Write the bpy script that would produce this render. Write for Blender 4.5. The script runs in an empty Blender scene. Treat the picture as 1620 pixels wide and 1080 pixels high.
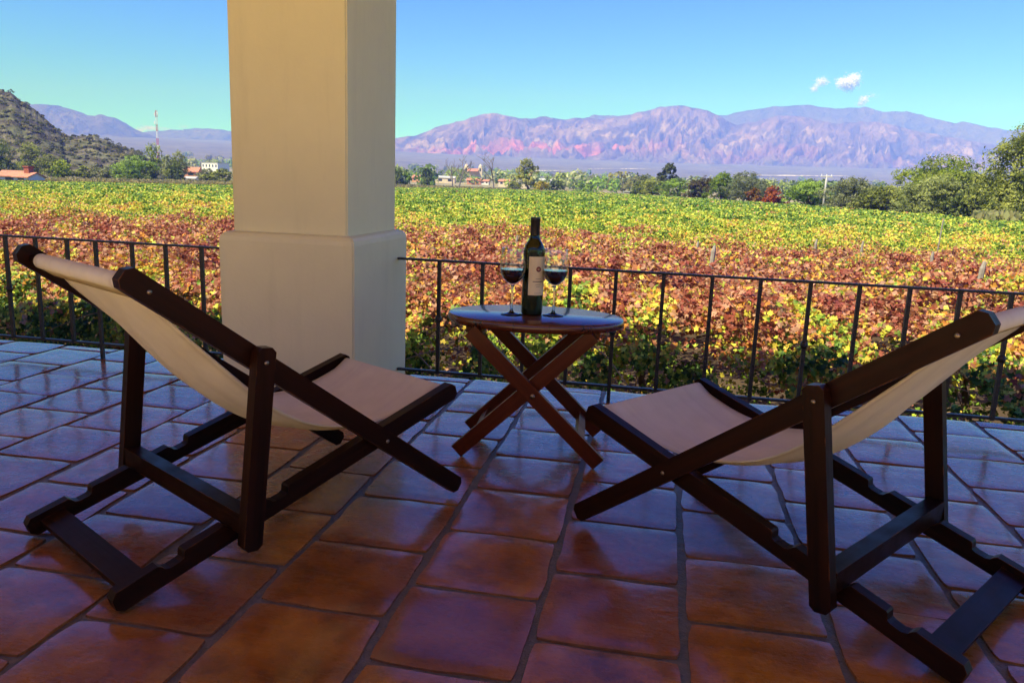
import bpy, bmesh, math, random
import numpy as np
from mathutils import Vector, Matrix
rng = np.random.default_rng(7); random.seed(7)
PI = math.pi; R = math.radians
scene = bpy.context.scene
COL = scene.collection

# ------------------------------------------------------------------ camera (level-surveyed from the photo)
F, CX, CY, H = 1236.0, 810.0, 540.0, 0.87
PITCH, YAW, ROLL = R(11.4), R(10.4), R(2.2)
fwd = np.array([-math.sin(YAW)*math.cos(PITCH), math.cos(YAW)*math.cos(PITCH), -math.sin(PITCH)])
rt0 = np.array([math.cos(YAW), math.sin(YAW), 0.0]); up0 = np.cross(rt0, fwd)
RT = math.cos(ROLL)*rt0 + math.sin(ROLL)*up0
UP = -math.sin(ROLL)*rt0 + math.cos(ROLL)*up0
def bearing(x, y):
    """photo bearing -> (X/Y, (Z-H)/Y) of that direction"""
    v = (x-CX)/F*RT - (y-CY)/F*UP + fwd
    return v[0]/v[1], v[2]/v[1]
def at(x, y, Y):
    a, e = bearing(x, y)
    return np.array([a*Y, Y, H+e*Y])
cd = bpy.data.cameras.new('camera'); cam = bpy.data.objects.new('camera', cd); COL.objects.link(cam)
cd.sensor_width = 36.0; cd.lens = F/1620*36.0; cd.clip_end = 40000; cd.clip_start = 0.05
cam.matrix_world = Matrix(((RT[0], UP[0], -fwd[0], 0), (RT[1], UP[1], -fwd[1], 0), (RT[2], UP[2], -fwd[2], H), (0, 0, 0, 1)))
scene.camera = cam

# ------------------------------------------------------------------ helpers
def tag(o, label=None, cat=None, group=None, kind=None):
    if label: o['label'] = label
    if cat: o['category'] = cat
    if group: o['group'] = group
    if kind: o['kind'] = kind
    return o
def thing(name, label, cat, loc=(0, 0, 0), rz=0.0, group=None):
    o = bpy.data.objects.new(name, None); COL.objects.link(o); o.empty_display_size = 0.2
    o.location = loc; o.rotation_euler = (0, 0, rz)
    return tag(o, label, cat, group)
def link(name, me, parent=None):
    o = bpy.data.objects.new(name, me); COL.objects.link(o)
    if parent: o.parent = parent
    return o
def mesh_np(name, V, polys, mat, parent=None, tint=None, smooth=False):
    """V (n,3); polys (m,k) equal-size polygons; tint (m,3) per face colour"""
    V = np.asarray(V, np.float32); P = np.asarray(polys, np.int32); m, k = P.shape
    me = bpy.data.meshes.new(name)
    me.vertices.add(len(V)); me.vertices.foreach_set('co', V.ravel())
    me.loops.add(m*k); me.loops.foreach_set('vertex_index', P.ravel())
    me.polygons.add(m)
    me.polygons.foreach_set('loop_start', np.arange(0, m*k, k, dtype=np.int32))
    try: me.polygons.foreach_set('loop_total', np.full(m, k, np.int32))
    except Exception: pass
    me.polygons.foreach_set('use_smooth', np.full(m, smooth, dtype=bool))
    if tint is not None:
        a = me.attributes.new('tint', 'FLOAT_COLOR', 'FACE')
        c = np.ones((m, 4), np.float32); c[:, :3] = tint; a.data.foreach_set('color', c.ravel())
    me.update(calc_edges=True)
    if mat: me.materials.append(mat)
    return link(name, me, parent)
def bm_obj(name, bm, mat, parent=None, smooth=False, bevel=0.0, seg=2):
    if bevel > 0:
        bmesh.ops.bevel(bm, geom=[e for e in bm.edges if len(e.link_faces) == 2 and e.calc_face_angle(0) > 0.6],
                        offset=bevel, segments=seg, affect='EDGES', clamp_overlap=True)
    bmesh.ops.recalc_face_normals(bm, faces=bm.faces)
    for f in bm.faces: f.smooth = smooth
    me = bpy.data.meshes.new(name); bm.to_mesh(me); bm.free()
    if mat: me.materials.append(mat)
    return link(name, me, parent)
def add_box(bm, lo, hi, M=None):
    vs = [bm.verts.new((x, y, z)) for x in (lo[0], hi[0]) for y in (lo[1], hi[1]) for z in (lo[2], hi[2])]
    for q in ((0, 1, 3, 2), (4, 6, 7, 5), (0, 4, 5, 1), (2, 3, 7, 6), (0, 2, 6, 4), (1, 5, 7, 3)): bm.faces.new([vs[i] for i in q])
    if M is not None: bmesh.ops.transform(bm, matrix=M, verts=vs)
    return vs
def add_bar(bm, p0, p1, w, h, side=(0, 1, 0)):
    """rectangular bar; w along side, h across"""
    p0, p1 = Vector(p0), Vector(p1); d = (p1-p0).normalized(); s = Vector(side); s = (s-d*s.dot(d)).normalized(); n = d.cross(s)
    vs = []
    for p in (p0, p1):
        for a, b in ((-1, -1), (1, -1), (1, 1), (-1, 1)): vs.append(bm.verts.new(p+s*(a*w/2)+n*(b*h/2)))
    for q in ((0, 1, 2, 3), (7, 6, 5, 4), (0, 4, 5, 1), (1, 5, 6, 2), (2, 6, 7, 3), (3, 7, 4, 0)): bm.faces.new([vs[i] for i in q])
def add_tube(bm, pts, rads, n=8):
    rings = []
    pts = [Vector(p) for p in pts]
    for i, p in enumerate(pts):
        d = (pts[min(i+1, len(pts)-1)]-pts[max(i-1, 0)]).normalized()
        a = Vector((1, 0, 0)) if abs(d.x) < 0.8 else Vector((0, 1, 0))
        u = d.cross(a).normalized(); v = d.cross(u)
        rings.append([bm.verts.new(p+(u*math.cos(t)+v*math.sin(t))*rads[i]) for t in [2*PI*k/n for k in range(n)]])
    for a, b in zip(rings, rings[1:]):
        for k in range(n): bm.faces.new((a[k], a[(k+1) % n], b[(k+1) % n], b[k]))
    bm.faces.new(rings[0][::-1]); bm.faces.new(rings[-1])
def add_lathe(bm, prof, n=48, a0=0.0, a1=2*PI):
    full = abs(a1-a0-2*PI) < 1e-6; cols = []
    m = n if full else n+1
    for k in range(m):
        t = a0+(a1-a0)*k/n
        cols.append([bm.verts.new((r*math.cos(t), r*math.sin(t), z)) for r, z in prof])
    for k in range(n):
        A, B = cols[k], cols[(k+1) % m]
        for i in range(len(prof)-1):
            bm.faces.new((A[i], B[i], B[i+1], A[i+1]))
    bmesh.ops.remove_doubles(bm, verts=bm.verts, dist=1e-6)
def add_prism(bm, poly, y0, y1):
    """polygon in x-z extruded along y"""
    A = [bm.verts.new((x, y0, z)) for x, z in poly]; B = [bm.verts.new((x, y1, z)) for x, z in poly]
    n = len(poly); bm.faces.new(A); bm.faces.new(B[::-1])
    for i in range(n): bm.faces.new((A[i], B[i], B[(i+1) % n], A[(i+1) % n]))

# value noise ------------------------------------------------------
_T = rng.random((256, 256))
def vnoise(x, y, seed=0):
    x = np.asarray(x, float)+seed*17.31; y = np.asarray(y, float)+seed*9.77
    xi = np.floor(x).astype(int); yi = np.floor(y).astype(int); fx = x-xi; fy = y-yi
    fx = fx*fx*(3-2*fx); fy = fy*fy*(3-2*fy)
    g = lambda i, j: _T[i % 256, j % 256]
    return (g(xi, yi)*(1-fx)+g(xi+1, yi)*fx)*(1-fy)+(g(xi, yi+1)*(1-fx)+g(xi+1, yi+1)*fx)*fy
def fbm(x, y, o=5, seed=0):
    s = 0; a = 0.5; t = 0
    for k in range(o):
        s = s+a*vnoise(x*2**k, y*2**k, seed+k); t += a; a *= 0.5
    return s/t

# ------------------------------------------------------------------ materials
class NT:
    def __init__(s, name):
        s.m = bpy.data.materials.new(name); s.m.use_nodes = True; s.n = s.m.node_tree.nodes; s.l = s.m.node_tree.links; s.n.clear()
        s.out = s.n.new('ShaderNodeOutputMaterial')
    def new(s, t, **kw):
        nd = s.n.new('ShaderNode'+t)
        for k, v in kw.items():
            if k.startswith('i_'): nd.inputs[k[2:].replace('_', ' ')].default_value = v
            else: setattr(nd, k, v)
        return nd
    def link(s, a, b): s.l.new(a, b)
    def coord(s, kind='Object'): return s.new('TexCoord').outputs[kind]
    def noise(s, vec, scale, detail=4, rough=0.55, dist=0.0, out='Fac'):
        nd = s.new('TexNoise'); nd.inputs['Scale'].default_value = scale; nd.inputs['Detail'].default_value = detail
        nd.inputs['Roughness'].default_value = rough; nd.inputs['Distortion'].default_value = dist
        if vec is not None: s.link(vec, nd.inputs['Vector'])
        return nd.outputs[out]
    def map(s, vec, scale=(1, 1, 1), loc=(0, 0, 0), rot=(0, 0, 0)):
        nd = s.new('Mapping'); nd.inputs['Scale'].default_value = scale; nd.inputs['Location'].default_value = loc; nd.inputs['Rotation'].default_value = rot
        s.link(vec, nd.inputs['Vector']); return nd.outputs[0]
    def ramp(s, fac, stops, interp='LINEAR'):
        nd = s.new('ValToRGB'); nd.color_ramp.interpolation = interp; e = nd.color_ramp.elements
        while len(e) < len(stops): e.new(0.5)
        for q, (p, c) in zip(e, stops):
            q.position = p; q.color = (*c, 1) if len(c) == 3 else c
        s.link(fac, nd.inputs[0]); return nd.outputs[0]
    def mix(s, fac, a, b, mode='MIX'):
        nd = s.new('Mix', data_type='RGBA', blend_type=mode)
        for v, i in ((fac, 0), (a, 6), (b, 7)):
            if hasattr(v, 'links') or hasattr(v, 'is_linked'): s.link(v, nd.inputs[i])
            else: nd.inputs[i].default_value = v if i == 0 else (*v, 1)
        return nd.outputs[2]
    def math(s, op, a, b=0.0, c=0.0):
        nd = s.new('Math', operation=op)
        for i, v in enumerate((a, b, c)):
            if hasattr(v, 'is_linked'): s.link(v, nd.inputs[i])
            else: nd.inputs[i].default_value = v
        return nd.outputs[0]
    def bump(s, h, strength=0.3, dist=0.01):
        nd = s.new('Bump'); nd.inputs['Strength'].default_value = strength; nd.inputs['Distance'].default_value = dist
        s.link(h, nd.inputs['Height']); return nd.outputs[0]
    def pbsdf(s, color, rough=0.6, normal=None, spec=0.5, metal=0.0, coat=0.0, coat_rough=0.1, **kw):
        b = s.new('BsdfPrincipled')
        for v, i in ((color, 'Base Color'), (rough, 'Roughness'), (metal, 'Metallic')):
            if hasattr(v, 'is_linked'): s.link(v, b.inputs[i])
            else: b.inputs[i].default_value = (*v, 1) if i == 'Base Color' else v
        b.inputs['Specular IOR Level'].default_value = spec
        b.inputs['Coat Weight'].default_value = coat; b.inputs['Coat Roughness'].default_value = coat_rough
        for k, v in kw.items(): b.inputs[k.replace('_', ' ')].default_value = v
        if normal is not None:
            s.link(normal, b.inputs['Normal'])
        s.link(b.outputs[0], s.out.inputs[0]); return b
M = {}
def simple(name, col, rough=0.7, var=0.15, scale=6.0, bump=0.15, spec=0.4, metal=0.0, kind='Object'):
    t = NT(name); v = t.coord(kind); n = t.noise(v, scale, 6, 0.6)
    c = t.ramp(n, [(0.25, tuple(x*(1-var) for x in col)), (0.75, tuple(min(1, x*(1+var)) for x in col))])
    t.pbsdf(c, rough, t.bump(n, bump, 0.01), spec, metal); M[name] = t.m; return t.m

# glazed terracotta paving
t = NT('terracotta'); v = t.coord('Object'); gi = t.new('NewGeometry')
rnd = t.new('Attribute', attribute_name='tileid').outputs['Fac']
n1 = t.noise(v, 6.5, 7, 0.68); n2 = t.noise(v, 38.0, 5, 0.65); n3 = t.noise(v, 11.0, 4, 0.6, 0.6)
c = t.ramp(n1, [(0.28, (0.10, 0.027, 0.002)), (0.5, (0.34, 0.102, 0.005)), (0.72, (0.56, 0.20, 0.018))])
c = t.mix(t.math('MULTIPLY', t.ramp(rnd, [(0.0, (0, 0, 0)), (1, (1, 1, 1))]), 0.60), c, (0.17, 0.036, 0.016))
c = t.mix(t.ramp(n3, [(0.58, (0, 0, 0)), (0.78, (0.55, 0.55, 0.55))]), c, (0.07, 0.014, 0.010))
c = t.mix(t.ramp(n2, [(0.62, (0, 0, 0)), (0.75, (0.5, 0.5, 0.5))]), c, (0.30, 0.11, 0.04))
pit = t.noise(v, 150, 3, 0.6); scf = t.noise(t.map(v, (14, 70, 1), rot=(0, 0, 0.5)), 1.0, 6, 0.75, 0.4)
c = t.mix(t.ramp(pit, [(0.28, (0.75,)*3), (0.36, (0, 0, 0))]), c, (0.035, 0.012, 0.006))
c = t.mix(t.ramp(scf, [(0.60, (0, 0, 0)), (0.78, (0.55,)*3)]), c, (0.34, 0.17, 0.09))
ed = t.new('Attribute', attribute_name='tedge').outputs['Fac']
c = t.mix(t.math('MULTIPLY', ed, 0.15), c, (0.40, 0.20, 0.11))
st = t.noise(t.map(v, (60, 4, 1)), 3.0, 4, 0.6)
hgt = t.math('ADD', t.math('MULTIPLY', n1, 1.2), t.math('ADD', t.math('MULTIPLY', n2, 0.10), t.math('MULTIPLY', st, 0.05)))
rg = t.mix(t.ramp(scf, [(0.5, (0, 0, 0)), (0.75, (1, 1, 1))]), t.ramp(t.noise(v, 16.0, 5, 0.65), [(0.3, (0.15,)*3), (0.75, (0.40,)*3)]), (0.6, 0.6, 0.6))
t.pbsdf(c, rg, t.bump(hgt, 0.5, 0.010), 0.22, coat=0.9, coat_rough=0.14, Coat_IOR=1.31); M['terracotta'] = t.m
t = NT('grout'); v = t.coord('Object'); n = t.noise(v, 45, 6, 0.7)
t.pbsdf(t.ramp(n, [(0.3, (0.08, 0.058, 0.045)), (0.75, (0.20, 0.155, 0.12))]), t.ramp(n, [(0.3, (0.35,)*3), (0.7, (0.65,)*3)]), t.bump(n, 0.8, 0.01)); M['grout'] = t.m
# painted plaster
def plaster(name, col):
    t = NT(name); v = t.coord('Object'); n = t.noise(v, 3.2, 6, 0.6); w = t.noise(v, 90, 4, 0.6); s2 = t.noise(t.map(v, (9, 9, 1.2)), 1.5, 5, 0.6)
    c = t.ramp(n, [(0.3, tuple(x*0.92 for x in col)), (0.7, col)])
    c = t.mix(t.ramp(s2, [(0.52, (0, 0, 0)), (0.85, (0.42,)*3)]), c, tuple(x*0.72 for x in col))
    sp = t.noise(v, 26, 3, 0.5)
    c = t.mix(t.ramp(sp, [(0.74, (0, 0, 0)), (0.80, (0.35,)*3)]), c, tuple(x*0.5 for x in col))
    t.pbsdf(c, 0.62, t.bump(t.math('ADD', n, t.math('MULTIPLY', w, 0.16)), 0.35, 0.012), 0.35); M[name] = t.m
plaster('ceiling_wash', (0.50, 0.37, 0.20)); plaster('cream_plaster', (0.83, 0.775, 0.49)); plaster('courtyard_plaster', (0.86, 0.66, 0.40)); plaster('white_plaster', (0.78, 0.76, 0.72))
# varnished woods; grain runs along the object's longest axis through 'gdir'
def wood(name, dark, light, worn, rough=0.28, wear=0.5, coat=0.35):
    t = NT(name); g = t.new('Attribute', attribute_name='grain').outputs['Vector']
    gm = t.map(g, (2.2, 42, 42)); n = t.noise(gm, 1.0, 6, 0.65, 0.6); k = t.noise(g, 18, 4, 0.6)
    c = t.ramp(n, [(0.25, dark), (0.75, light)])
    e = t.new('Bevel', samples=4); e.inputs['Radius'].default_value = 0.005
    gi = t.new('NewGeometry'); dt = t.new('VectorMath', operation='DOT_PRODUCT'); t.link(e.outputs[0], dt.inputs[0]); t.link(gi.outputs['Normal'], dt.inputs[1])
    ew = t.ramp(dt.outputs['Value'], [(0.72, (1, 1, 1)), (0.97, (0, 0, 0))])
    wk = t.ramp(k, [(0.5, (0, 0, 0)), (0.68, (1, 1, 1))])
    c = t.mix(t.math('MULTIPLY', t.math('MULTIPLY', ew, wk), wear), c, worn)
    t.pbsdf(c, t.ramp(k, [(0.3, (rough,)*3), (0.7, (rough+0.2,)*3)]), t.bump(n, 0.25, 0.004), 0.10, coat=coat, coat_rough=0.12); M[name] = t.m
wood('dark_wood', (0.0055, 0.0016, 0.0008), (0.030, 0.0075, 0.0026), (0.30, 0.095, 0.022), 0.30, 0.9, 0.0)
wood('red_wood', (0.06, 0.010, 0.003), (0.13, 0.026, 0.007), (0.34, 0.14, 0.05), 0.34, 0.6, 0.1)
wood('beam_wood', (0.30, 0.16, 0.06), (0.46, 0.26, 0.11), (0.2, 0.1, 0.05), 0.5, 0.0, 0.0)
# canvas
t = NT('canvas'); uv = t.coord('UV'); v = t.coord('Object')
wx = t.new('TexWave', wave_type='BANDS', bands_direction='X'); wx.inputs['Scale'].default_value = 90; t.link(uv, wx.inputs[0])
wy = t.new('TexWave', wave_type='BANDS', bands_direction='Y'); wy.inputs['Scale'].default_value = 190; t.link(uv, wy.inputs[0])
n = t.noise(v, 9, 5, 0.6); lg = t.noise(t.map(uv, (26, 1.3, 1)), 1.0, 4, 0.6)
c = t.ramp(n, [(0.3, (0.80, 0.73, 0.58)), (0.7, (0.90, 0.83, 0.68))])
c = t.mix(t.ramp(lg, [(0.5, (0, 0, 0)), (0.75, (0.22,)*3)]), c, (0.56, 0.50, 0.43))
seam = t.new('Attribute', attribute_name='seam').outputs['Fac']
c = t.mix(t.math('MULTIPLY', seam, 0.8), c, (0.34, 0.26, 0.19))
bmp = t.bump(t.math('ADD', t.math('MULTIPLY', t.math('ADD', wx.outputs['Fac'], wy.outputs['Fac']), 0.25), t.math('MULTIPLY', lg, 2.0)), 0.5, 0.005)
d = t.new('BsdfDiffuse'); t.link(c, d.inputs[0]); t.link(bmp, d.inputs['Normal']); tr = t.new('BsdfTranslucent'); t.link(c, tr.inputs[0])
mx = t.new('MixShader'); mx.inputs[0].default_value = 0.16; t.link(d.outputs[0], mx.inputs[1]); t.link(tr.outputs[0], mx.inputs[2]); t.link(mx.outputs[0], t.out.inputs[0]); M['canvas'] = t.m
simple('iron', (0.018, 0.018, 0.02), 0.45, 0.3, 60, 0.5, 0.5)
simple('bolt', (0.26, 0.20, 0.14), 0.38, 0.2, 90, 0.2, 0.5, 1.0)
# leaves, all plants: per-leaf tint
def leafmat(name, trans=0.3, rough=0.55, spec=0.18, rand=0.25):
    t = NT(name); a = t.new('Attribute', attribute_name='tint').outputs['Color']; v = t.coord('Object')
    n = t.noise(v, 30, 3, 0.6)
    c = t.mix(t.ramp(n, [(0.3, (0, 0, 0)), (0.7, (rand,)*3)]), a, (0.9, 0.85, 0.6), 'MULTIPLY')
    b = t.new('BsdfPrincipled'); t.link(c, b.inputs['Base Color']); b.inputs['Roughness'].default_value = rough; b.inputs['Specular IOR Level'].default_value = spec
    tr = t.new('BsdfTranslucent'); t.link(c, tr.inputs[0])
    mx = t.new('MixShader'); mx.inputs[0].default_value = trans; t.link(b.outputs[0], mx.inputs[1]); t.link(tr.outputs[0], mx.inputs[2]); t.link(mx.outputs[0], t.out.inputs[0]); M[name] = t.m
leafmat('vine_leaf', 0.32, 0.5, 0.25); leafmat('tree_leaf', 0.42, 0.7, 0.1)
def tintmat(name, rough=0.9, bs=0.05, strength=0.6, dist=2.0):
    t = NT(name); a = t.new('Attribute', attribute_name='tint').outputs['Color']; v = t.coord('Object')
    n = t.noise(v, bs, 7, 0.65)
    c = t.mix(1.0, a, t.ramp(n, [(0.3, (0.60, 0.60, 0.63)), (0.7, (1.4, 1.36, 1.3))]), 'MULTIPLY')
    t.pbsdf(c, rough, t.bump(n, strength, dist), 0.1); M[name] = t.m
tintmat('mountain_rock', 0.95, 0.009, 1.0, 90.0); tintmat('hill_rock', 0.95, 0.35, 1.0, 1.5); tintmat('land', 0.95, 0.02, 0.5, 1.0)
simple('cane_bark', (0.30, 0.19, 0.10), 0.8, 0.3, 12, 0.3, 0.2); simple('bark', (0.12, 0.085, 0.06), 0.9, 0.4, 8, 0.6, 0.1); simple('grey_bark', (0.16, 0.135, 0.12), 0.9, 0.3, 8, 0.6, 0.1)
simple('weathered_post', (0.30, 0.26, 0.21), 0.85, 0.3, 14, 0.6, 0.15)
simple('roof_tile', (0.46, 0.20, 0.12), 0.8, 0.3, 2, 0.4, 0.2); simple('brick_red', (0.32, 0.10, 0.06), 0.85, 0.25, 4, 0.4, 0.15)
simple('wall_white', (0.72, 0.69, 0.63), 0.8, 0.1, 1.5, 0.2, 0.2); simple('wall_cream', (0.62, 0.50, 0.34), 0.8, 0.12, 1.5, 0.2, 0.2)
simple('wall_orange', (0.55, 0.27, 0.15), 0.8, 0.15, 1.5, 0.2, 0.2); simple('window_dark', (0.03, 0.035, 0.045), 0.2, 0.2, 3, 0.0, 0.5)
simple('concrete', (0.44, 0.42, 0.39), 0.85, 0.15, 3, 0.3, 0.2); simple('red_paint', (0.50, 0.06, 0.04), 0.6, 0.15, 3, 0.1, 0.3); simple('white_paint', (0.75, 0.74, 0.72), 0.6, 0.1, 3, 0.1, 0.3)
simple('courtyard_paving', (0.88, 0.62, 0.32), 0.85, 0.2, 2.5, 0.4, 0.2); simple('soil', (0.16, 0.10, 0.06), 0.95, 0.4, 1.6, 0.8, 0.1)

# ------------------------------------------------------------------ light, sky, air
SUN_AZ, SUN_EL = R(222), R(56)           # bearing from +Y towards +X; behind the viewer, to the left
w = bpy.data.worlds.new('World'); scene.world = w; w.use_nodes = True
wn, wl = w.node_tree.nodes, w.node_tree.links; wn.clear()
sky = wn.new('ShaderNodeTexSky'); sky.sky_type = 'NISHITA'; sky.sun_disc = False; sky.sun_elevation = SUN_EL; sky.sun_rotation = SUN_AZ
sky.altitude = 1700; sky.air_density = 1.0; sky.dust_density = 0.1; sky.ozone_density = 1.6
mul = wn.new('ShaderNodeVectorMath'); mul.operation = 'MULTIPLY'; mul.inputs[1].default_value = (0.13, 0.13, 0.13)
sepc = wn.new('ShaderNodeSeparateXYZ'); comb = wn.new('ShaderNodeCombineXYZ'); wl.new(mul.outputs[0], sepc.inputs[0])
for ci, (gm, gain) in enumerate(((1.25, 1.85), (1.4, 4.7), (0.82, 9.6))):      # film-like colour response of the sky
    pw = wn.new('ShaderNodeMath'); pw.operation = 'POWER'; pw.inputs[1].default_value = gm; wl.new(sepc.outputs[ci], pw.inputs[0])
    gn = wn.new('ShaderNodeMath'); gn.operation = 'MULTIPLY'; gn.inputs[1].default_value = gain; wl.new(pw.outputs[0], gn.inputs[0]); wl.new(gn.outputs[0], comb.inputs[ci])
bg = wn.new('ShaderNodeBackground'); bg.inputs[1].default_value = 0.13; wo = wn.new('ShaderNodeOutputWorld')
wl.new(sky.outputs[0], mul.inputs[0]); wl.new(comb.outputs[0], bg.inputs[0]); wl.new(bg.outputs[0], wo.inputs[0])
ld = bpy.data.lights.new('sun', 'SUN'); ld.energy = 4.2; ld.angle = R(0.53); ld.color = (1.0, 0.95, 0.86)
sun = bpy.data.objects.new('sun', ld); COL.objects.link(sun)
sd = Vector((math.sin(SUN_AZ)*math.cos(SUN_EL), math.cos(SUN_AZ)*math.cos(SUN_EL), math.sin(SUN_EL)))
sun.rotation_euler = sd.to_track_quat('Z', 'Y').to_euler()
scene.view_settings.view_transform = 'Standard'; scene.view_settings.look = 'None'; scene.view_settings.exposure = 1.2; scene.view_settings.gamma = 1.0
cy = scene.cycles; cy.use_denoising = True; cy.max_bounces = 10; cy.diffuse_bounces = 4; cy.glossy_bounces = 4; cy.transmission_bounces = 8
cy.volume_bounces = 0; cy.transparent_max_bounces = 8; cy.sample_clamp_indirect = 6.0; cy.caustics_refractive = False; cy.caustics_reflective = False
HZ = NT('haze'); pv = HZ.new('VolumePrincipled'); pv.inputs['Color'].default_value = (0.12, 0.205, 1.0, 1); pv.inputs['Absorption Color'].default_value = (1, 1, 1, 1); pv.inputs['Density'].default_value = 3.5e-4; pv.inputs['Anisotropy'].default_value = -0.3
HZ.link(pv.outputs[0], HZ.out.inputs['Volume'])

# ------------------------------------------------------------------ terrain
def canopy(x, y):
    r = np.hypot(x, y)
    d = 0.84+0.60*(1-np.exp(-np.maximum(r-7, 0)/12))+0.016*np.maximum(0, -x-25)
    return H-d
RP = np.array([0, 200, 260, 400, 600, 900, 1500, 2500, 4000, 5200, 9000.]); ZP = np.array([-2.2, -2.4, -2.2, -1.0, 1.2, 5, 16, 44, 108, 170, 330.])
def ground(x, y):
    r = np.hypot(x, y)
    v = canopy(x, y)-1.35
    far = np.interp(r, RP, ZP)+(fbm(x/160, y/160, 3, 3)-0.5)*np.clip((r-250)/400, 0, 1)*3
    k = np.clip((r-190)/80, 0, 1); k = k*k*(3-2*k)
    z = v*(1-k)+far*k
    return np.where(y < 4.2, np.minimum(z, -1.5), z)
nr, na = 150, 240
rr = np.concatenate([[0.5], np.geomspace(3.0, 8600, nr-1)]); aa = np.linspace(0, 2*PI, na, endpoint=False)
RR, AA = np.meshgrid(rr, aa, indexing='ij'); X = RR*np.sin(AA); Y = RR*np.cos(AA); Z = ground(X, Y)
V = np.stack([X, Y, Z], -1).reshape(-1, 3)
I = np.arange(nr*na).reshape(nr, na); J = np.roll(I, -1, 1)
P = np.stack([I[:-1], J[:-1], J[1:], I[1:]], -1).reshape(-1, 4)[:, ::-1]
cen = V[P].mean(1); r = np.hypot(cen[:, 0], cen[:, 1]); nz = fbm(cen[:, 0]/90, cen[:, 1]/90, 4, 5)[:, None]
soil = np.array([0.085, 0.06, 0.038]); dry = np.array([0.36, 0.29, 0.16]); scrub = np.array([0.12, 0.14, 0.08]); plain = np.array([0.13, 0.12, 0.09])  # soil kept dark, with the shade under the vines in its colour
k1 = np.clip((r-120)/100, 0, 1)[:, None]; k2 = np.clip((r-600)/900, 0, 1)[:, None]
tc = soil*(1-k1)+(dry*nz+scrub*(1-nz))*k1; tc = tc*(1-k2)+plain*(0.7+0.6*nz)*k2
mesh_np('ground', V, P, M['land'], tint=tc, smooth=True); tag(bpy.data.objects['ground'], 'open valley land reaching to the mountains', 'ground', kind='structure')

for lab, xa, xb, yy_, dep in (('pale bare strip of land in the valley behind the poplar', 792, 905, 271.5, 150), ('long pale bare strip of land in the valley below the red-footed range', 1165, 1345, 279, 190), ('thin pale strip of land in the valley above the lone eucalyptus', 930, 1030, 268, 90)):
    xs_ = np.linspace(xa, xb, 40); vv_ = []
    for x_ in xs_:
        a_, e_ = bearing(x_, yy_+(x_-xa)*0.006); rs = np.linspace(900, 4000, 500); zz_ = ground(a_*rs, rs); k_ = int(np.argmin(np.abs(zz_-(H+e_*rs)))); y_ = rs[k_]; d_ = dep*(0.35+0.65*vnoise(x_/14, 3.1))*min(1, (x_-xa+4)/25, (xb-x_+4)/25)
        vv_ += [(a_*y_, y_, 0), (a_*(y_+d_), y_+d_, 0)]
    vv_ = np.array(vv_); vv_[:, 2] = ground(vv_[:, 0], vv_[:, 1])+2.0; i_ = np.arange(39)*2
    tag(mesh_np('pale_field', vv_, np.stack([i_, i_+2, i_+3, i_+1], -1), M['land'], tint=np.array((0.52, 0.46, 0.38))*rng.uniform(0.55, 1.25, (39, 1))), lab, 'field', kind='structure')
# mountains ---------------------------------------------------------
def mountain(name, sky_pts, Yb, Yr, nu, nv, seed, amp, label, pal, cells=40, xpad=60):
    sx = np.array([p[0] for p in sky_pts], float); sy = np.array([p[1] for p in sky_pts], float)
    xs = np.linspace(sx[0]-0, sx[-1], nu); ys = np.interp(xs, sx, sy)+(fbm(xs/11, xs*0, 6, seed)-0.5)*5.0
    A = np.array([bearing(x, y) for x, y in zip(xs, ys)])
    vv = np.concatenate([np.linspace(0, 1, nv), [1.12, 1.3, 1.55]])
    U = np.linspace(0, 1, nu)
    VV, AI = np.meshgrid(vv, A[:, 0], indexing='ij'); EI = np.broadcast_to(A[:, 1], VV.shape); UU = np.broadcast_to(U, VV.shape)
    Yd = Yb+(Yr-Yb)*VV; ridge = H+EI*Yr; base = np.interp(Yb, RP, ZP)-25.0
    prof = np.where(VV <= 1, 0.26*VV+0.74*VV**2.3, 1-(VV-1)*1.6)
    wz = (fbm(UU*cells*0.5, VV*3, 3, seed+2)-0.5)*1.8; sh = (vnoise(UU*11, VV*0.6+3, seed)-0.5)*7*VV
    rn = 1-np.abs(2*fbm(UU*cells+sh+wz*1.2, VV*3.4+wz, 5, seed+4)-1)*1.6
    rn2 = 1-np.abs(2*fbm(UU*cells*2.6+sh*2.2+wz*3, VV*7, 6, seed+9)-1)*2.0
    env = np.clip(4*VV*(1-VV), 0, 1)**0.8*np.clip(VV*2.2, 0.12, 1)
    Zm = base+(ridge-base)*(prof+env*amp*((rn-0.55)*0.9+0.6*(rn2-0.5)))
    Xm = AI*Yd+ (UU*0)
    V = np.stack([Xm, Yd, Zm], -1).reshape(-1, 3)
    n_ = len(vv); I = np.arange(n_*nu).reshape(n_, nu)
    P = np.stack([I[:-1, :-1], I[:-1, 1:], I[1:, 1:], I[1:, :-1]], -1).reshape(-1, 4)
    pu = UU[:-1, :-1].ravel(); pvv = VV[:-1, :-1].ravel()
    o = mesh_np(name, V, P, M['mountain_rock'], tint=pal(pu, pvv, rn[:-1, :-1].ravel(), seed, xs[0]+(xs[-1]-xs[0])*pu), smooth=True)
    return tag(o, label, 'mountains', kind='structure')
def lerp(a, b, k): return np.array(a)*(1-k[:, None])+np.array(b)*k[:, None]
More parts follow.
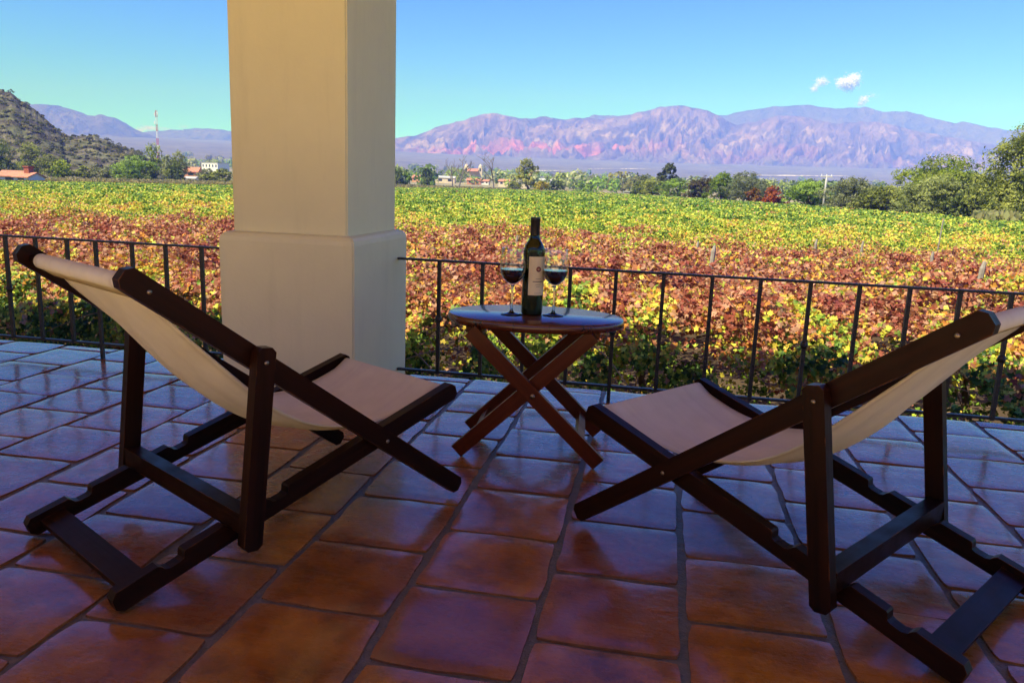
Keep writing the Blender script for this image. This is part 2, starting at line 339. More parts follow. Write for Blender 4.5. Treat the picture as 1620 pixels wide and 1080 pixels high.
def pal_main(u, v, rn, seed, px):
    n = fbm(u*30, v*5, 5, seed+20); n2 = fbm(u*70, v*14, 4, seed+30)
    c = lerp((0.09, 0.065, 0.07), (0.26, 0.17, 0.14), np.clip(rn*1.1-0.25+(n-0.5)*1.2, 0, 1))
    pale = np.clip((n2-0.56)*6, 0, 1)*np.clip(1.2-np.abs(v-0.6)*2.4, 0, 1)
    c = c*(1-pale[:, None]*0.7)+np.array((0.52, 0.38, 0.30))*pale[:, None]*0.7
    red = np.clip(1-np.abs(v-0.46)/0.15, 0, 1)*np.clip((fbm(u*22, v*9, 5, seed+40)-0.40)*6, 0, 1)*np.clip((1080-px)/90, 0.25, 1)
    c = c*(1-red[:, None])+np.array((0.50, 0.15, 0.11))*red[:, None]
    low = np.clip((0.40-v)/0.16, 0, 1)*np.clip(0.6+(n2-0.45)*3, 0.3, 1)
    return c*(1-low[:, None])+np.array((0.15, 0.13, 0.10))*low[:, None]
def pal_blue(u, v, rn, seed, px):
    return lerp((0.07, 0.065, 0.07), (0.14, 0.115, 0.10), np.clip(rn*0.9+(fbm(u*20, v*4, 4, seed)-0.5), 0, 1))
main_sky = [(330, 258), (420, 250), (500, 240), (560, 231), (616, 221), (661, 213), (699, 198.6), (728, 192), (760, 181.6), (783, 179.7), (812, 186.4), (837, 188), (863, 184), (889, 188.7),
            (918, 186.4), (950, 189), (979, 184), (1011, 178), (1046, 169), (1081, 168), (1120, 174.6), (1142, 186), (1164, 198), (1195, 192), (1228, 184), (1260, 183), (1290, 189),
            (1325, 195), (1389, 192), (1447, 207), (1517, 219), (1581, 231), (1660, 240), (1760, 250), (1900, 270)]
mountain('mountain_range', main_sky, 4700, 6300, 640, 90, 1, 0.25, 'long bare mountain range with red rock at its foot across the valley', pal_main, 64)
back_sky = [(880, 210), (918, 190), (940, 182), (975, 182.6), (1010, 190), (1060, 195), (1100, 190), (1142, 183), (1190, 173), (1238, 167.5), (1280, 166), (1305, 170), (1321, 172), (1344, 170), (1370, 169), (1398, 177), (1434, 176.5),
            (1479, 188), (1511, 195), (1524, 193), (1556, 200), (1594, 205), (1640, 206), (1720, 214), (1850, 235)]
mountain('mountain_range', back_sky, 6500, 7800, 260, 30, 5, 0.2, 'hazy blue summit ridge rising behind the red-footed range', pal_blue, 30)
left_sky = [(-320, 190), (-200, 172), (-80, 168), (42, 164), (72, 166), (94, 168), (122, 177), (139, 182), (161, 182), (183, 185), (200, 196), (217, 207.5), (239, 214), (267, 225.5), (294, 234), (322, 245), (339, 250), (372, 262)]
mountain('mountain_range', left_sky, 4800, 6000, 200, 40, 8, 0.22, 'blue mountain slope falling to the right behind the scrubby hill', pal_blue, 26)
far_sky = [(150, 222), (219, 209), (244, 207), (278, 206), (305, 204), (333, 204), (358, 206), (420, 212), (500, 222), (560, 233), (640, 250)]
mountain('mountain_range', far_sky, 6800, 8200, 160, 30, 11, 0.2, 'pale far ridge between the radio mast and the veranda pillar', pal_blue, 24)

# scrubby hill on the left --------------------------------------------
hill_sky = [(-420, 60), (-250, 72), (-120, 95), (-60, 118), (0, 142), (17, 148), (33, 160), (56, 174), (72, 189), (92, 206), (101, 214), (117, 216), (150, 216), (175, 226), (192, 232), (219, 239), (233, 250), (250, 262), (268, 272), (290, 279)]
hx = np.array([p[0] for p in hill_sky], float); hy = np.array([p[1] for p in hill_sky], float)
nu, nv = 300, 90; xs = np.linspace(hx[0], hx[-1], nu); ys = np.interp(xs, hx, hy)+(fbm(xs/7, xs*0, 4, 60)-0.5)*5
HB = np.array([bearing(a, b) for a, b in zip(xs, ys)]); vv = np.concatenate([np.linspace(0, 1, nv), [1.15, 1.4, 1.8]])
VV, AI = np.meshgrid(vv, HB[:, 0], indexing='ij'); EI = np.broadcast_to(HB[:, 1], VV.shape)
Yb0, Yr0 = 215.0, 330.0
Yd = Yb0+(Yr0-Yb0)*VV; Xh = AI*Yd; gb = ground(AI*Yb0, np.full_like(AI, Yb0))-0.6; ridge = H+EI*Yr0
prof = np.where(VV <= 1, 0.30*VV+0.70*np.power(np.clip(VV, 0, 1), 1.5), 1-(VV-1)*0.9)
env = np.clip(4*VV*(1-VV)+0.12, 0, 1); env = np.where(VV < 0.03, 0, env)
hn = (fbm(Xh/16, Yd/16, 6, 70)-0.5)*9+(1-np.abs(2*fbm(Xh/42, Yd/60, 4, 75)-1)*2)*5
Zh = gb+(ridge-gb)*prof+env*hn*np.clip((ridge-gb)/25, 0.1, 1)*0.55
V = np.stack([Xh, Yd, Zh], -1).reshape(-1, 3); n_ = len(vv); I = np.arange(n_*nu).reshape(n_, nu)
P = np.stack([I[:-1, :-1], I[:-1, 1:], I[1:, 1:], I[1:, :-1]], -1).reshape(-1, 4)
cx_, cy_ = V[P].mean(1)[:, 0], V[P].mean(1)[:, 1]
k = np.clip((fbm(cx_/5, cy_/5, 4, 80)-0.42)*6, 0, 1); k2 = np.clip((fbm(cx_/11, cy_/11, 4, 84)-0.5)*6, 0, 1)
tc = lerp((0.165, 0.15, 0.085), (0.075, 0.066, 0.045), k); tc = tc*(1-k2[:, None]*0.65)+np.array((0.115, 0.125, 0.05))*k2[:, None]*0.65
mesh_np('hill', V, P, M['hill_rock'], tint=tc, smooth=False); tag(bpy.data.objects['hill'], 'rocky scrub covered hillside at the left edge', 'hill', kind='structure')
HILLV = V

# ------------------------------------------------------------------ foliage builders
def basis(N):
    N = N/np.linalg.norm(N, axis=1, keepdims=True)
    a = rng.normal(size=N.shape); T = np.cross(N, a); T /= np.linalg.norm(T, axis=1, keepdims=True)
    return N, T, np.cross(N, T)
LOBED = np.array([(0, -0.10), (0.34, -0.44), (0.36, -0.10), (0.60, 0.14), (0.30, 0.24), (0.24, 0.46), (0, 0.66), (-0.24, 0.46), (-0.30, 0.24), (-0.60, 0.14), (-0.36, -0.10), (-0.34, -0.44)])
def leaves_lobed(C, N, S, tint):
    N, T, B = basis(N); n = len(C); k = len(LOBED)
    pts = np.concatenate([[(0, 0.05)], LOBED]); fold = np.abs(pts[:, 0])*0.35-0.25*(pts[:, 1]**2)
    cup = rng.uniform(-0.8, 1.9, n)
    V = C[:, None]+S[:, None, None]*(pts[None, :, 0, None]*T[:, None]+pts[None, :, 1, None]*B[:, None]+(fold[None, :]*cup[:, None])[..., None]*N[:, None])
    base = (np.arange(n)*(k+1))[:, None, None]
    tri = np.array([(0, 1+i, 1+(i+1) % k) for i in range(k)])[None]
    return V.reshape(-1, 3), (base+tri).reshape(-1, 3), np.repeat(tint, k, 0)
def leaves_quad(C, N, S, tint, asp=1.0):
    N, T, B = basis(N); n = len(C); cup = rng.uniform(-0.2, 0.45, n)[:, None]
    s = S[:, None]
    p0 = C-B*s*0.55*asp; p1 = C+T*s*0.5+N*cup*s*0.5; p2 = C+B*s*0.55*asp; p3 = C-T*s*0.5+N*cup*s*0.5
    V = np.stack([p0, p1, p2, p3], 1).reshape(-1, 3)
    return V, np.arange(4*n).reshape(n, 4), tint
PALV = np.array([(0.28, 0.075, 0.045), (0.38, 0.145, 0.075), (0.50, 0.27, 0.165), (0.66, 0.29, 0.055), (0.70, 0.55, 0.08), (0.46, 0.52, 0.06), (0.17, 0.28, 0.035), (0.045, 0.10, 0.018)])
def vine_tint(x, y, low):
    """low 0 top of the plant .. 1 bottom"""
    n = len(x); yj = y+(fbm(x/5, y/4, 3, 90)-0.5)*8*np.clip(y/16, 0.4, 2.5)+rng.normal(0, 1, n)*0.05*y
    W = np.zeros((n, 8))
    def add(k, w): 
        nonlocal W
        W = W+k[:, None]*np.array(w)[None]
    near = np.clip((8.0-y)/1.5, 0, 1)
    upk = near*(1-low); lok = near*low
    add(upk, (0.14, 0.17, 0.19, 0.13, 0.19, 0.12, 0.06, 0.0)); add(lok, (0.01, 0.02, 0.04, 0.02, 0.09, 0.17, 0.33, 0.32))  # lower leaves: green, with shade put into the colour as extra dark green
    f = 1-near
    a = np.clip((yj-18)/7, 0, 1); b = np.clip((yj-30)/18, 0, 1); c_ = np.clip((yj-58)/45, 0, 1)
    add(f*(1-a), (0.24, 0.27, 0.24, 0.10, 0.08, 0.05, 0.02, 0))
    add(f*a*(1-b), (0.0, 0.01, 0.04, 0.04, 0.27, 0.36, 0.22, 0.06))
    add(f*b*(1-c_), (0, 0, 0.01, 0.01, 0.09, 0.33, 0.42, 0.14))
    add(f*c_, (0, 0.01, 0.01, 0, 0.04, 0.28, 0.50, 0.16))
    patch = fbm(x/1.6, y/1.6+low*2, 3, 95)
    shift = (patch-0.5)*2.5
    W = np.clip(W, 1e-4, 1)*np.exp(-(np.arange(8)[None]-3.5)*shift[:, None]*0.28)
    W /= W.sum(1, keepdims=True); cum = np.cumsum(W, 1)
    cs = np.where(y < 21, 0.30, np.where(y < 46, 0.6, 1.3)); cn = fbm(x/cs, y/(cs*1.2)+low*3, 3, 97)+rng.normal(0, 0.15, n)
    u = np.empty(n); u[np.argsort(cn)] = (np.arange(n)+0.5)/n; u = u[:, None]
    idx = np.clip((u > cum).sum(1), 0, 7)
    return np.clip(PALV[idx]*rng.uniform(0.75, 1.35, (n, 1))*rng.uniform(0.92, 1.08, (n, 3)), 0, 0.9)
SUNV = np.array(sd)
# nearest vine row, behind the railing
n = 140000
x = rng.uniform(-10.5, 9.5, n); th = rng.uniform(-0.55, PI*0.80, n); sh = 1-np.abs(rng.normal(0, 0.15, n))
bulge = 1+(fbm(x/0.9, th*0.9, 3, 100)-0.5)*0.95
cyv, czv = 7.1, -0.82
yy = cyv-np.cos(th)*1.15*sh*bulge; zz = czv+np.sign(np.sin(th))*np.abs(np.sin(th))**0.8*0.80*sh*bulge
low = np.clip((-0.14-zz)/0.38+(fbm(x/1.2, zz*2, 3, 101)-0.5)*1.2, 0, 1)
nrm = np.stack([rng.normal(0, 0.55, n), -np.cos(th)*0.9+rng.normal(0, 0.55, n)-0.15, np.sin(th)*0.6+0.35+rng.normal(0, 0.5, n)], -1)
C = np.stack([x, yy, zz], -1)
keep = (zz > -1.7) & ~((zz < -0.22) & (fbm(x/0.42, zz/0.32, 3, 104) > 0.50))
C, nrm, x, yy, low = C[keep], nrm[keep], x[keep], yy[keep], low[keep]
m_ = 22000; xi_ = rng.uniform(-10.5, 9.5, m_); zi_ = rng.uniform(-1.6, -0.15, m_); yi_ = 7.0+rng.normal(0, 0.22, m_)
C = np.concatenate([C, np.stack([xi_, yi_, zi_], -1)]); nrm = np.concatenate([nrm, np.stack([rng.normal(0, 0.5, m_), rng.normal(-0.8, 0.4, m_), rng.normal(0.5, 0.5, m_)], -1)])
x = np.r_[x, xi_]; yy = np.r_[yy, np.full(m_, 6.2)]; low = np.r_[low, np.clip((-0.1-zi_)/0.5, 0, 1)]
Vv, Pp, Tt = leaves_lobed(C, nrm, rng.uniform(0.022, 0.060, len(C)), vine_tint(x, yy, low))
row = thing('vine_row', 'nearest row of vines with large gold, pink and green leaves right behind the iron railing', 'grapevines', (0, cyv, -2.0))
fo = mesh_np('foliage', Vv-np.array([0, cyv, -2.0]), Pp, M['vine_leaf'], row, tint=Tt)
bm = bmesh.new()
for k in range(16):
    x0 = -10+k*1.25+random.uniform(-0.2, 0.2); p = [(x0, 0, 0.3)]
    for q in range(5): p.append((p[-1][0]+random.uniform(-0.07, 0.07), random.uniform(-0.08, 0.08), p[-1][2]+0.22))
    add_tube(bm, p, [0.045, 0.04, 0.036, 0.034, 0.03, 0.02], 7)
    for s in (-1, 1):
        q = p[-1]; pts = [q]
        for j in range(5): pts.append((pts[-1][0]+s*0.14, pts[-1][1]+random.uniform(-0.13, 0.06), pts[-1][2]+random.uniform(-0.08, 0.12)))
        add_tube(bm, pts, [0.016, 0.013, 0.011, 0.009, 0.007, 0.004], 5)
bm_obj('trunk', bm, M['bark'], row)['kind'] = 'stuff'
bm = bmesh.new()
for k in range(90):
    p = Vector((random.uniform(-10, 9), random.uniform(-1.0, -0.2), random.uniform(0.9, 1.7))); d = Vector((random.uniform(-1, 1), random.uniform(-0.6, 0.1), random.uniform(-0.3, 0.9))).normalized(); pts = [p]
    for j in range(6): d = (d+Vector((random.uniform(-0.25, 0.25), random.uniform(-0.2, 0.1), -0.12))).normalized(); pts.append(pts[-1]+d*0.13)
    add_tube(bm, pts, [0.006, 0.0055, 0.005, 0.0045, 0.004, 0.003, 0.002], 5)
bm_obj('cane', bm, M['cane_bark'], row)['kind'] = 'stuff'
# the rest of the vineyard: one continuous mass of leaves in three colour bands
EDGE = [(-400, 120), (-155, 137), (-110, 185), (-78, 236), (-45, 240), (-8, 205), (11, 160), (24, 111), (32, 66), (41, 40), (60, 10), (60, 2), (-400, 2)]
def inside(x, y, poly):
    c = np.zeros(len(x), bool); j = len(poly)-1
    for i in range(len(poly)):
        xi, yi = poly[i]; xj, yj = poly[j]
        m = ((yi > y) != (yj > y)) & (x < (xj-xi)*(y-yi)/((yj-yi) or 1e-9)+xi); c ^= m; j = i
    return c
def canopy_patch(y0, y1, smin, cov):
    nb = max(1, int(round(math.log(y1/y0)/0.12))); Vs, Ps, Ts, off = [], [], [], 0
    eb = np.geomspace(y0, y1, nb+1)
    for a, b in zip(eb, eb[1:]):
        ym = (a+b)/2; s = max(0.060, 0.066*ym/smin); xl, xr = -1.05*ym-5, 0.56*ym+5
        n = int((xr-xl)*(b-a)*cov/(s*s*0.55))
        x = rng.uniform(xl, xr, n); y = rng.uniform(a, b, n)
        m = inside(x, y+(fbm(x/9, y/9, 3, 33)-0.5)*8, EDGE); m &= fbm(x/0.75, y/0.55, 3, 47)+rng.normal(0, 0.05, len(x)) < 0.62+0.3*np.clip((ym-25)/60, 0, 1); x, y = x[m], y[m]
        n = len(x)
        rowk = np.cos(2*PI*(y+0.25*np.sin(x*0.6))/2.35)
        amp = np.clip(1.2-ym/160, 0.25, 1)
        z = canopy(x, y)-0.10+amp*(0.15*rowk+(fbm(x/0.9, y/0.9, 3, 41)-0.5)*0.62)-np.abs(rng.normal(0, 0.16, n))*np.clip(ym/30, 1, 2.2)
        N = np.stack([rng.normal(0, 0.6, n), rng.normal(-0.25, 0.6, n), rng.normal(0.75, 0.5, n)], -1)
        tint = vine_tint(x, y, np.zeros(n))
        strip = (x < -70) & (y > 112+(x+155)*0.55) ; br = np.array((0.20, 0.10, 0.035))
        tint[strip] = tint[strip]*0.35+br*0.65
        v, p, tt = leaves_quad(np.stack([x, y, z], -1), N, rng.uniform(0.7, 1.3, n)*s, tint)
        Vs.append(v); Ps.append(p+off); Ts.append(tt); off += len(v)
    return np.concatenate(Vs), np.concatenate(Ps), np.concatenate(Ts)
for (a, b, smin, cov, lab) in ((8.2, 21, 24, 2.0, 'red and pink autumn vine leaves filling the field behind the nearest row'),
                              (21, 46, 24, 1.5, 'yellow and lime vine leaves filling the middle of the field'),
                              (46, 250, 24, 1.35, 'green vine leaves filling the far part of the field')):
    v, p, tt = canopy_patch(a, b, smin, cov)
    o = mesh_np('vineyard', v, p, M['vine_leaf'], tint=tt); tag(o, lab, 'vineyard', kind='stuff')

# trees -------------------------------------------------------------
def crown_mesh(name, lobes, nleaf, size, pal, parent, seed, asp=1.9, droop=0.0, shell=0.55):
    """lobes: (x,y,z,rx,ry,rz). leaf tufts gathered round twigs inside each lobe"""
    r_ = np.random.default_rng(seed); vol = np.array([l[3]*l[4]*l[5] for l in lobes])**0.7; share = vol/vol.sum()
    Cs, Ns = [], []
    for l, s in zip(lobes, share):
        n = max(8, int(nleaf*s)); ntw = max(5, n//14)
        d = r_.normal(size=(ntw, 3)); d /= np.linalg.norm(d, axis=1, keepdims=True); d[:, 2] = np.where(d[:, 2] < -0.45, -d[:, 2], d[:, 2])
        rad = shell+(1-shell)*r_.random(ntw)**0.7; rad *= 1+0.22*(r_.random(ntw)-0.3)
        tw = d*rad[:, None]
        pick = r_.integers(0, ntw, n); q = tw[pick]+r_.normal(0, 0.085, (n, 3))
        Cs.append(np.array(l[:3])+q*np.array(l[3:])); Ns.append(q/np.linalg.norm(q, axis=1, keepdims=True)*0.7+r_.normal(0, 0.5, (n, 3))+np.array([0, 0, 0.35]))
    C = np.concatenate(Cs); N = np.concatenate(Ns); n = len(C)
    cl = fbm(C[:, 0]/(size*6)+seed, (C[:, 2]+C[:, 1])/(size*6), 3, seed % 50)
    pal = np.array(pal); k = np.clip((cl-0.5)*3.2+0.5+r_.normal(0, 0.22, n), 0, 0.999)*(len(pal)-1); i = k.astype(int); fr = (k-i)[:, None]
    tint = (pal[i]*(1-fr)+pal[np.minimum(i+1, len(pal)-1)]*fr)*r_.uniform(0.8, 1.2, (n, 1))
    C[:, 2] = np.maximum(C[:, 2], 0.05)
    V, P, T = leaves_quad(C, N, r_.uniform(0.6, 1.3, n)*size, tint, asp)
    return mesh_np(name, V, P, M['tree_leaf'], parent, tint=T)
def limbs(parent, h, lobes, r0, mat, seed):
    r_ = random.Random(seed); bm = bmesh.new(); z1 = h*0.32
    add_tube(bm, [(0, 0, -0.4), (r_.uniform(-0.05, 0.05)*h, 0, z1*0.5), (r_.uniform(-0.06, 0.06)*h, 0, z1)], [r0*1.25, r0, r0*0.8], 8)
    for l in lobes[:7]:
        a = Vector((0, 0, z1*r_.uniform(0.45, 1.0))); b = Vector(l[:3]); m = (a+b)/2+Vector((r_.uniform(-0.05, 0.05)*h, r_.uniform(-0.05, 0.05)*h, 0.03*h))
        add_tube(bm, [a, m, b], [r0*0.6, r0*0.4, r0*0.12], 6)
    return bm_obj('trunk', bm, mat, parent)
def tree(name, label, cat, px, ybase, Y, wpx, hpx, pal, nleaf=900, size=None, group=None, seed=1, lobes=None, trunk=True, asp=1.9, shell=0.55, mat='bark', pos=None):
    """px, ybase: foot of the tree in the photo; wpx, hpx its size there"""
    a, e = bearing(px, ybase); x = a*Y
    z = float(ground(np.array([x]), np.array([Y]))[0]) if pos is None else pos
    z = min(z, H+e*Y) if pos is None else H+e*Y
    s = Y/F*math.sqrt(1+a*a)
    w, h = wpx*s, (hpx*s)+max(0.0, (H+e*Y)-z)
    r_ = random.Random(seed)
    if lobes is None:
        lobes = []
        for k in range(13):
            ang = r_.uniform(0, 2*PI); rr = r_.uniform(0.12, 0.62)
            lz = r_.uniform(0.16, 0.76)-0.34*max(0, rr-0.2)
            lobes.append((math.cos(ang)*rr*0.55, math.sin(ang)*rr*0.5, lz, r_.uniform(0.17, 0.27), r_.uniform(0.17, 0.27), r_.uniform(0.16, 0.26)))
        lobes.append((0, 0, 0.72, 0.24, 0.24, 0.26))
    L = [(l[0]*w, l[1]*w, l[2]*h, l[3]*w, l[4]*w, l[5]*h) for l in lobes]
    T = thing(name, label, cat, (x, Y, z), r_.uniform(-0.2, 0.2), group)
    crown_mesh('crown', L, int(nleaf*4.0), (size or max(0.18, 4.2*s))*0.50, pal, T, seed, asp, shell=shell)
    if trunk: limbs(T, h, L, max(0.06, 0.035*h), M[mat], seed)
    return T
OLIVE = [(0.07, 0.085, 0.02), (0.14, 0.165, 0.04), (0.25, 0.27, 0.075)]
GREEN = [(0.055, 0.085, 0.02), (0.115, 0.18, 0.032), (0.22, 0.31, 0.06)]
LIME = [(0.06, 0.09, 0.012), (0.16, 0.21, 0.025), (0.32, 0.36, 0.05)]
GREYG = [(0.12, 0.135, 0.06), (0.23, 0.25, 0.11), (0.36, 0.37, 0.18)]
DARK = [(0.035, 0.05, 0.018), (0.08, 0.11, 0.034), (0.15, 0.18, 0.055)]
GOLD = [(0.20, 0.18, 0.02), (0.42, 0.36, 0.04), (0.62, 0.50, 0.07)]
RUST = [(0.16, 0.035, 0.012), (0.34, 0.075, 0.022), (0.48, 0.15, 0.04)]
BROWNG = [(0.06, 0.055, 0.02), (0.13, 0.11, 0.04), (0.22, 0.17, 0.07)]
def bright(p, k=1.7): return [(min(0.8, c[0]*k*1.04), min(0.8, c[1]*k), c[2]*k*0.9) for c in p]
OLIVE, GREEN, LIME, DARK = map(bright, (OLIVE, GREEN, LIME, DARK))
GRP_R = 'bushy trees along the right edge of the vineyard'
RT_ = [('big acacia tree cut by the right edge of the photo, tallest of the field-edge trees', 1625, 353, 88, 165, 130, OLIVE, 7000, 0.30),
       ('wide domed acacia, highest crown between the two utility poles', 1492, 342, 112, 165, 82, LIME[:2]+[(0.30, 0.33, 0.07)], 5000, 0.34),
       ('feathery pale green acacia in front of the wide domed one', 1478, 346, 100, 150, 58, [(0.14, 0.16, 0.05), (0.28, 0.32, 0.09), (0.42, 0.45, 0.16)], 4500, 0.28),
       ('dark green bush nestled right of the feathery pale acacia', 1538, 350, 98, 80, 62, DARK, 2400, 0.30),
       ('yellowish green shrub by the dry grass left of the biggest acacia', 1566, 350, 96, 52, 64, LIME[:2]+[(0.24, 0.24, 0.06)], 1800, 0.28),
       ('low olive bush hanging over the vines left of the feathery acacia', 1405, 340, 112, 105, 42, OLIVE, 2200, 0.30),
       ('rounded grey green thorn bush with bare twigs inside, right of the first T-shaped pole', 1346, 333, 122, 110, 48, GREYG, 2600, 0.32),
       ('dense dark bush standing at the foot of the first T-shaped pole', 1280, 327, 135, 88, 40, GREEN, 2200, 0.34),
       ('rust red shrub glowing among the green bushes', 1222, 322, 145, 46, 26, RUST, 1200, 0.32),
       ('small orange brown shrub left of the rust red one', 1193, 319, 150, 36, 20, [(0.2, 0.08, 0.02), (0.32, 0.16, 0.04), (0.3, 0.22, 0.06)], 900, 0.32),
       ('silvery green willow-like bush behind the orange shrub', 1178, 316, 170, 84, 42, GREYG[:2]+[(0.24, 0.27, 0.13)], 1800, 0.36),
       ('bright green leaning bush left of the silvery one', 1142, 314, 175, 56, 40, LIME[:2]+[(0.2, 0.3, 0.05)], 1600, 0.36),
       ('brownish bush left of the bright green leaning bush', 1112, 311, 182, 66, 30, BROWNG, 1400, 0.36),
       ('low green bush right below the lone eucalyptus', 1072, 309, 195, 66, 26, GREEN, 1100, 0.38),
       ('olive bush at the vine edge just right of the cream field shelter', 1030, 307, 205, 70, 24, OLIVE, 1100, 0.4),
       ('dark round bush touching the cream field shelter', 1006, 304, 215, 26, 18, DARK, 700, 0.4)]
for i, (lab, px, yb, Y, wp, hp, pal, nl, sz) in enumerate(RT_):
    tree('bushy_tree', lab, 'tree', px, yb, Y, wp, hp, pal, int(nl*1.25), sz, GRP_R, 300+i*7)
tree('eucalyptus_tree', 'lone eucalyptus with an open ragged crown standing over the bushes', 'tree', 1056, 300, 230, 46, 40, [(0.05, 0.065, 0.03), (0.10, 0.125, 0.055), (0.17, 0.19, 0.09)], 1300, 0.55, None, 401,
     [(-0.22, 0, 0.55, 0.16, 0.16, 0.2), (0.02, 0, 0.78, 0.2, 0.18, 0.2), (0.18, 0, 0.5, 0.2, 0.18, 0.18), (0.40, 0, 0.45, 0.12, 0.12, 0.12), (-0.05, 0, 0.42, 0.22, 0.2, 0.16)])
tree('poplar_tree', 'pale yellow green poplar behind the wine bottle', 'tree', 834, 302, 246, 44, 50, [(0.24, 0.25, 0.06), (0.42, 0.42, 0.10), (0.60, 0.56, 0.16)], 1100, 0.5, None, 402,
     [(-0.05, 0, 0.82, 0.28, 0.26, 0.16), (0.18, 0, 0.66, 0.22, 0.2, 0.16), (-0.26, 0, 0.62, 0.2, 0.2, 0.15), (-0.15, 0, 0.38, 0.3, 0.25, 0.2), (0.10, 0, 0.3, 0.25, 0.2, 0.18)], shell=0.3)
tree('golden_shrub', 'golden autumn shrub at the foot of the yellow green poplar', 'shrub', 856, 303, 244, 26, 18, GOLD, 500, 0.45, None, 403)
tree('grey_willow', 'soft grey green tree beside the lone eucalyptus', 'tree', 1020, 303, 240, 46, 26, GREYG, 900, 0.5, None, 404)
for i, (lab, px, yb, wp, hp, pal) in enumerate([
        ('dark palm-like tree nearest the veranda pillar at the far field edge', 627, 292, 26, 28, DARK), ('second dark round tree right of the pillar, paler at the top', 643, 293, 18, 24, GREEN),
        ('dark upright tree left of the bare pair', 676, 292, 22, 26, DARK), ('olive bush at the vine edge between the lone bare tree and the poplar', 812, 302, 30, 16, OLIVE),
        ('dark bush right of the golden shrub', 880, 303, 34, 18, DARK), ('green bush on the vine edge right of the dark one', 925, 303, 46, 18, GREEN), ('pointed dark conifer in the town trees left of the eucalyptus', 1007, 288, 9, 16, DARK)]):
    tree('field_edge_tree', lab, 'tree', px, yb, 255 if i < 6 else 420, wp, hp, pal, 700, 0.5, 'trees beyond the far edge of the vines', 420+i)
# bare trees
def bare_tree(label, px, yb, Y, hpx, seed, lean=0.0):
    a, e = bearing(px, yb); s = Y/F; x = a*Y; z = min(float(ground(np.array([x]), np.array([Y]))[0]), H+e*Y); h = hpx*s+(H+e*Y-z)
    T = thing('bare_tree', label, 'tree', (x, Y, z), 0, 'leafless trees at the far edge of the vines'); r_ = random.Random(seed); bm = bmesh.new(); tw = bmesh.new()
    def grow(p, d, L, r0, lev, B):
        pts = [p]; dd = d.copy()
        for _ in range(4):
            dd = (dd+Vector((r_.uniform(-0.18, 0.18), r_.uniform(-0.18, 0.18), 0.04))).normalized(); pts.append(pts[-1]+dd*L/4)
        add_tube(B, pts, [r0*(1-0.17*k) for k in range(5)], 6)
        if lev < 3:
            for k in range(3 if lev else 5):
                q = pts[r_.choice((2, 3, 4))] if lev else pts[2]+(pts[4]-pts[2])*(k/4)
                ang = r_.uniform(0, 2*PI); nd = (dd*0.7+Vector((math.cos(ang), math.sin(ang)*0.6, 0.25))*0.75).normalized()
                grow(q, nd, L*r_.uniform(0.42, 0.62), r0*0.52, lev+1, tw)
    grow(Vector((0, 0, -0.3)), Vector((lean, 0, 1)).normalized(), h*0.72, 0.30, 0, bm)
    bm_obj('trunk', bm, M['grey_bark'], T); bm_obj('branches', tw, M['grey_bark'], T)
bare_tree('taller leafless tree of the bare pair, forking into a V', 726, 298, 248, 48, 5); bare_tree('shorter leafless tree of the bare pair, on its left', 715, 297, 252, 38, 6, -0.06)
bare_tree('leafless tree standing alone left of the yellow green poplar', 781, 300, 247, 50, 9, 0.02)
# left side bushes under the hill
LT = [('dark bushy tree cut by the left edge of the photo', 0, 284, 190, 60, 52, DARK, 1800), ('rounded olive tree above the house roofs', 50, 268, 205, 46, 36, OLIVE, 1500), ('pale olive tree right of the house', 82, 282, 195, 42, 32, LIME[:1]+OLIVE[1:]+[(0.2, 0.2, 0.08)], 1400),
      ('bright green bush right of the pale olive tree', 101, 283, 188, 30, 26, LIME, 1000), ('low round olive bush under the middle of the hill', 134, 283, 192, 32, 18, OLIVE, 900), ('small olive bush left of the long dark thicket', 166, 284, 194, 34, 16, GREYG, 800),
      ('long dark green thicket at the foot of the hill', 215, 284, 195, 70, 34, GREEN, 2400), ('dark bush on the right end of the long thicket', 238, 285, 190, 28, 22, DARK, 800), ('yellow green tree in front of the radio mast', 244, 266, 235, 34, 34, LIME, 1000),
      ('broad green tree right of the radio mast', 283, 280, 225, 46, 36, OLIVE, 1500), ('dark round tree before the small orange house', 281, 286, 205, 34, 26, DARK, 1100), ('grey green tree below the white building', 328, 282, 220, 40, 14, GREYG, 1200), ('olive bush against the pillar below the white building', 352, 286, 215, 40, 18, OLIVE, 1100), ('low bush in front of the grey green tree', 333, 288, 200, 34, 12, OLIVE, 600)]
for i, (lab, px, yb, Y, wp, hp, pal, nl) in enumerate(LT):
    tree('hillside_tree', lab, 'tree', px, yb, Y, wp, hp, pal, nl, 0.42, 'trees at the foot of the hill', 500+i, trunk=True)
# scrub all over the hill: one mass
sel = rng.random(len(HILLV)) < 0.060; pts = HILLV[sel]; pts = pts[(np.arange(len(pts)) >= 0)]
Vs, Ps, Ts, off = [], [], [], 0
for p in pts:
    n = rng.integers(18, 50); s = rng.uniform(0.5, 1.9)
    q = rng.normal(size=(n, 3)); q /= np.linalg.norm(q, axis=1, keepdims=True); q[:, 2] = np.abs(q[:, 2])
    Cq = p+q*s*rng.uniform(0.5, 1, (n, 1))*np.array([1, 1, 0.8]); b = np.array(random.choice([(0.17, 0.175, 0.06), (0.11, 0.12, 0.045), (0.24, 0.21, 0.085), (0.08, 0.08, 0.04)]))
    v, pp, tt = leaves_quad(Cq, q+rng.normal(0, 0.5, (n, 3)), rng.uniform(0.3, 0.7, n), b*rng.uniform(0.7, 1.3, (n, 1)), 1.4); Vs.append(v); Ps.append(pp+off); Ts.append(tt); off += len(v)
o = mesh_np('hill_scrub', np.concatenate(Vs), np.concatenate(Ps), M['tree_leaf'], tint=np.concatenate(Ts)); tag(o, 'olive scrub scattered over the rocky hillside', 'scrub', kind='stuff')
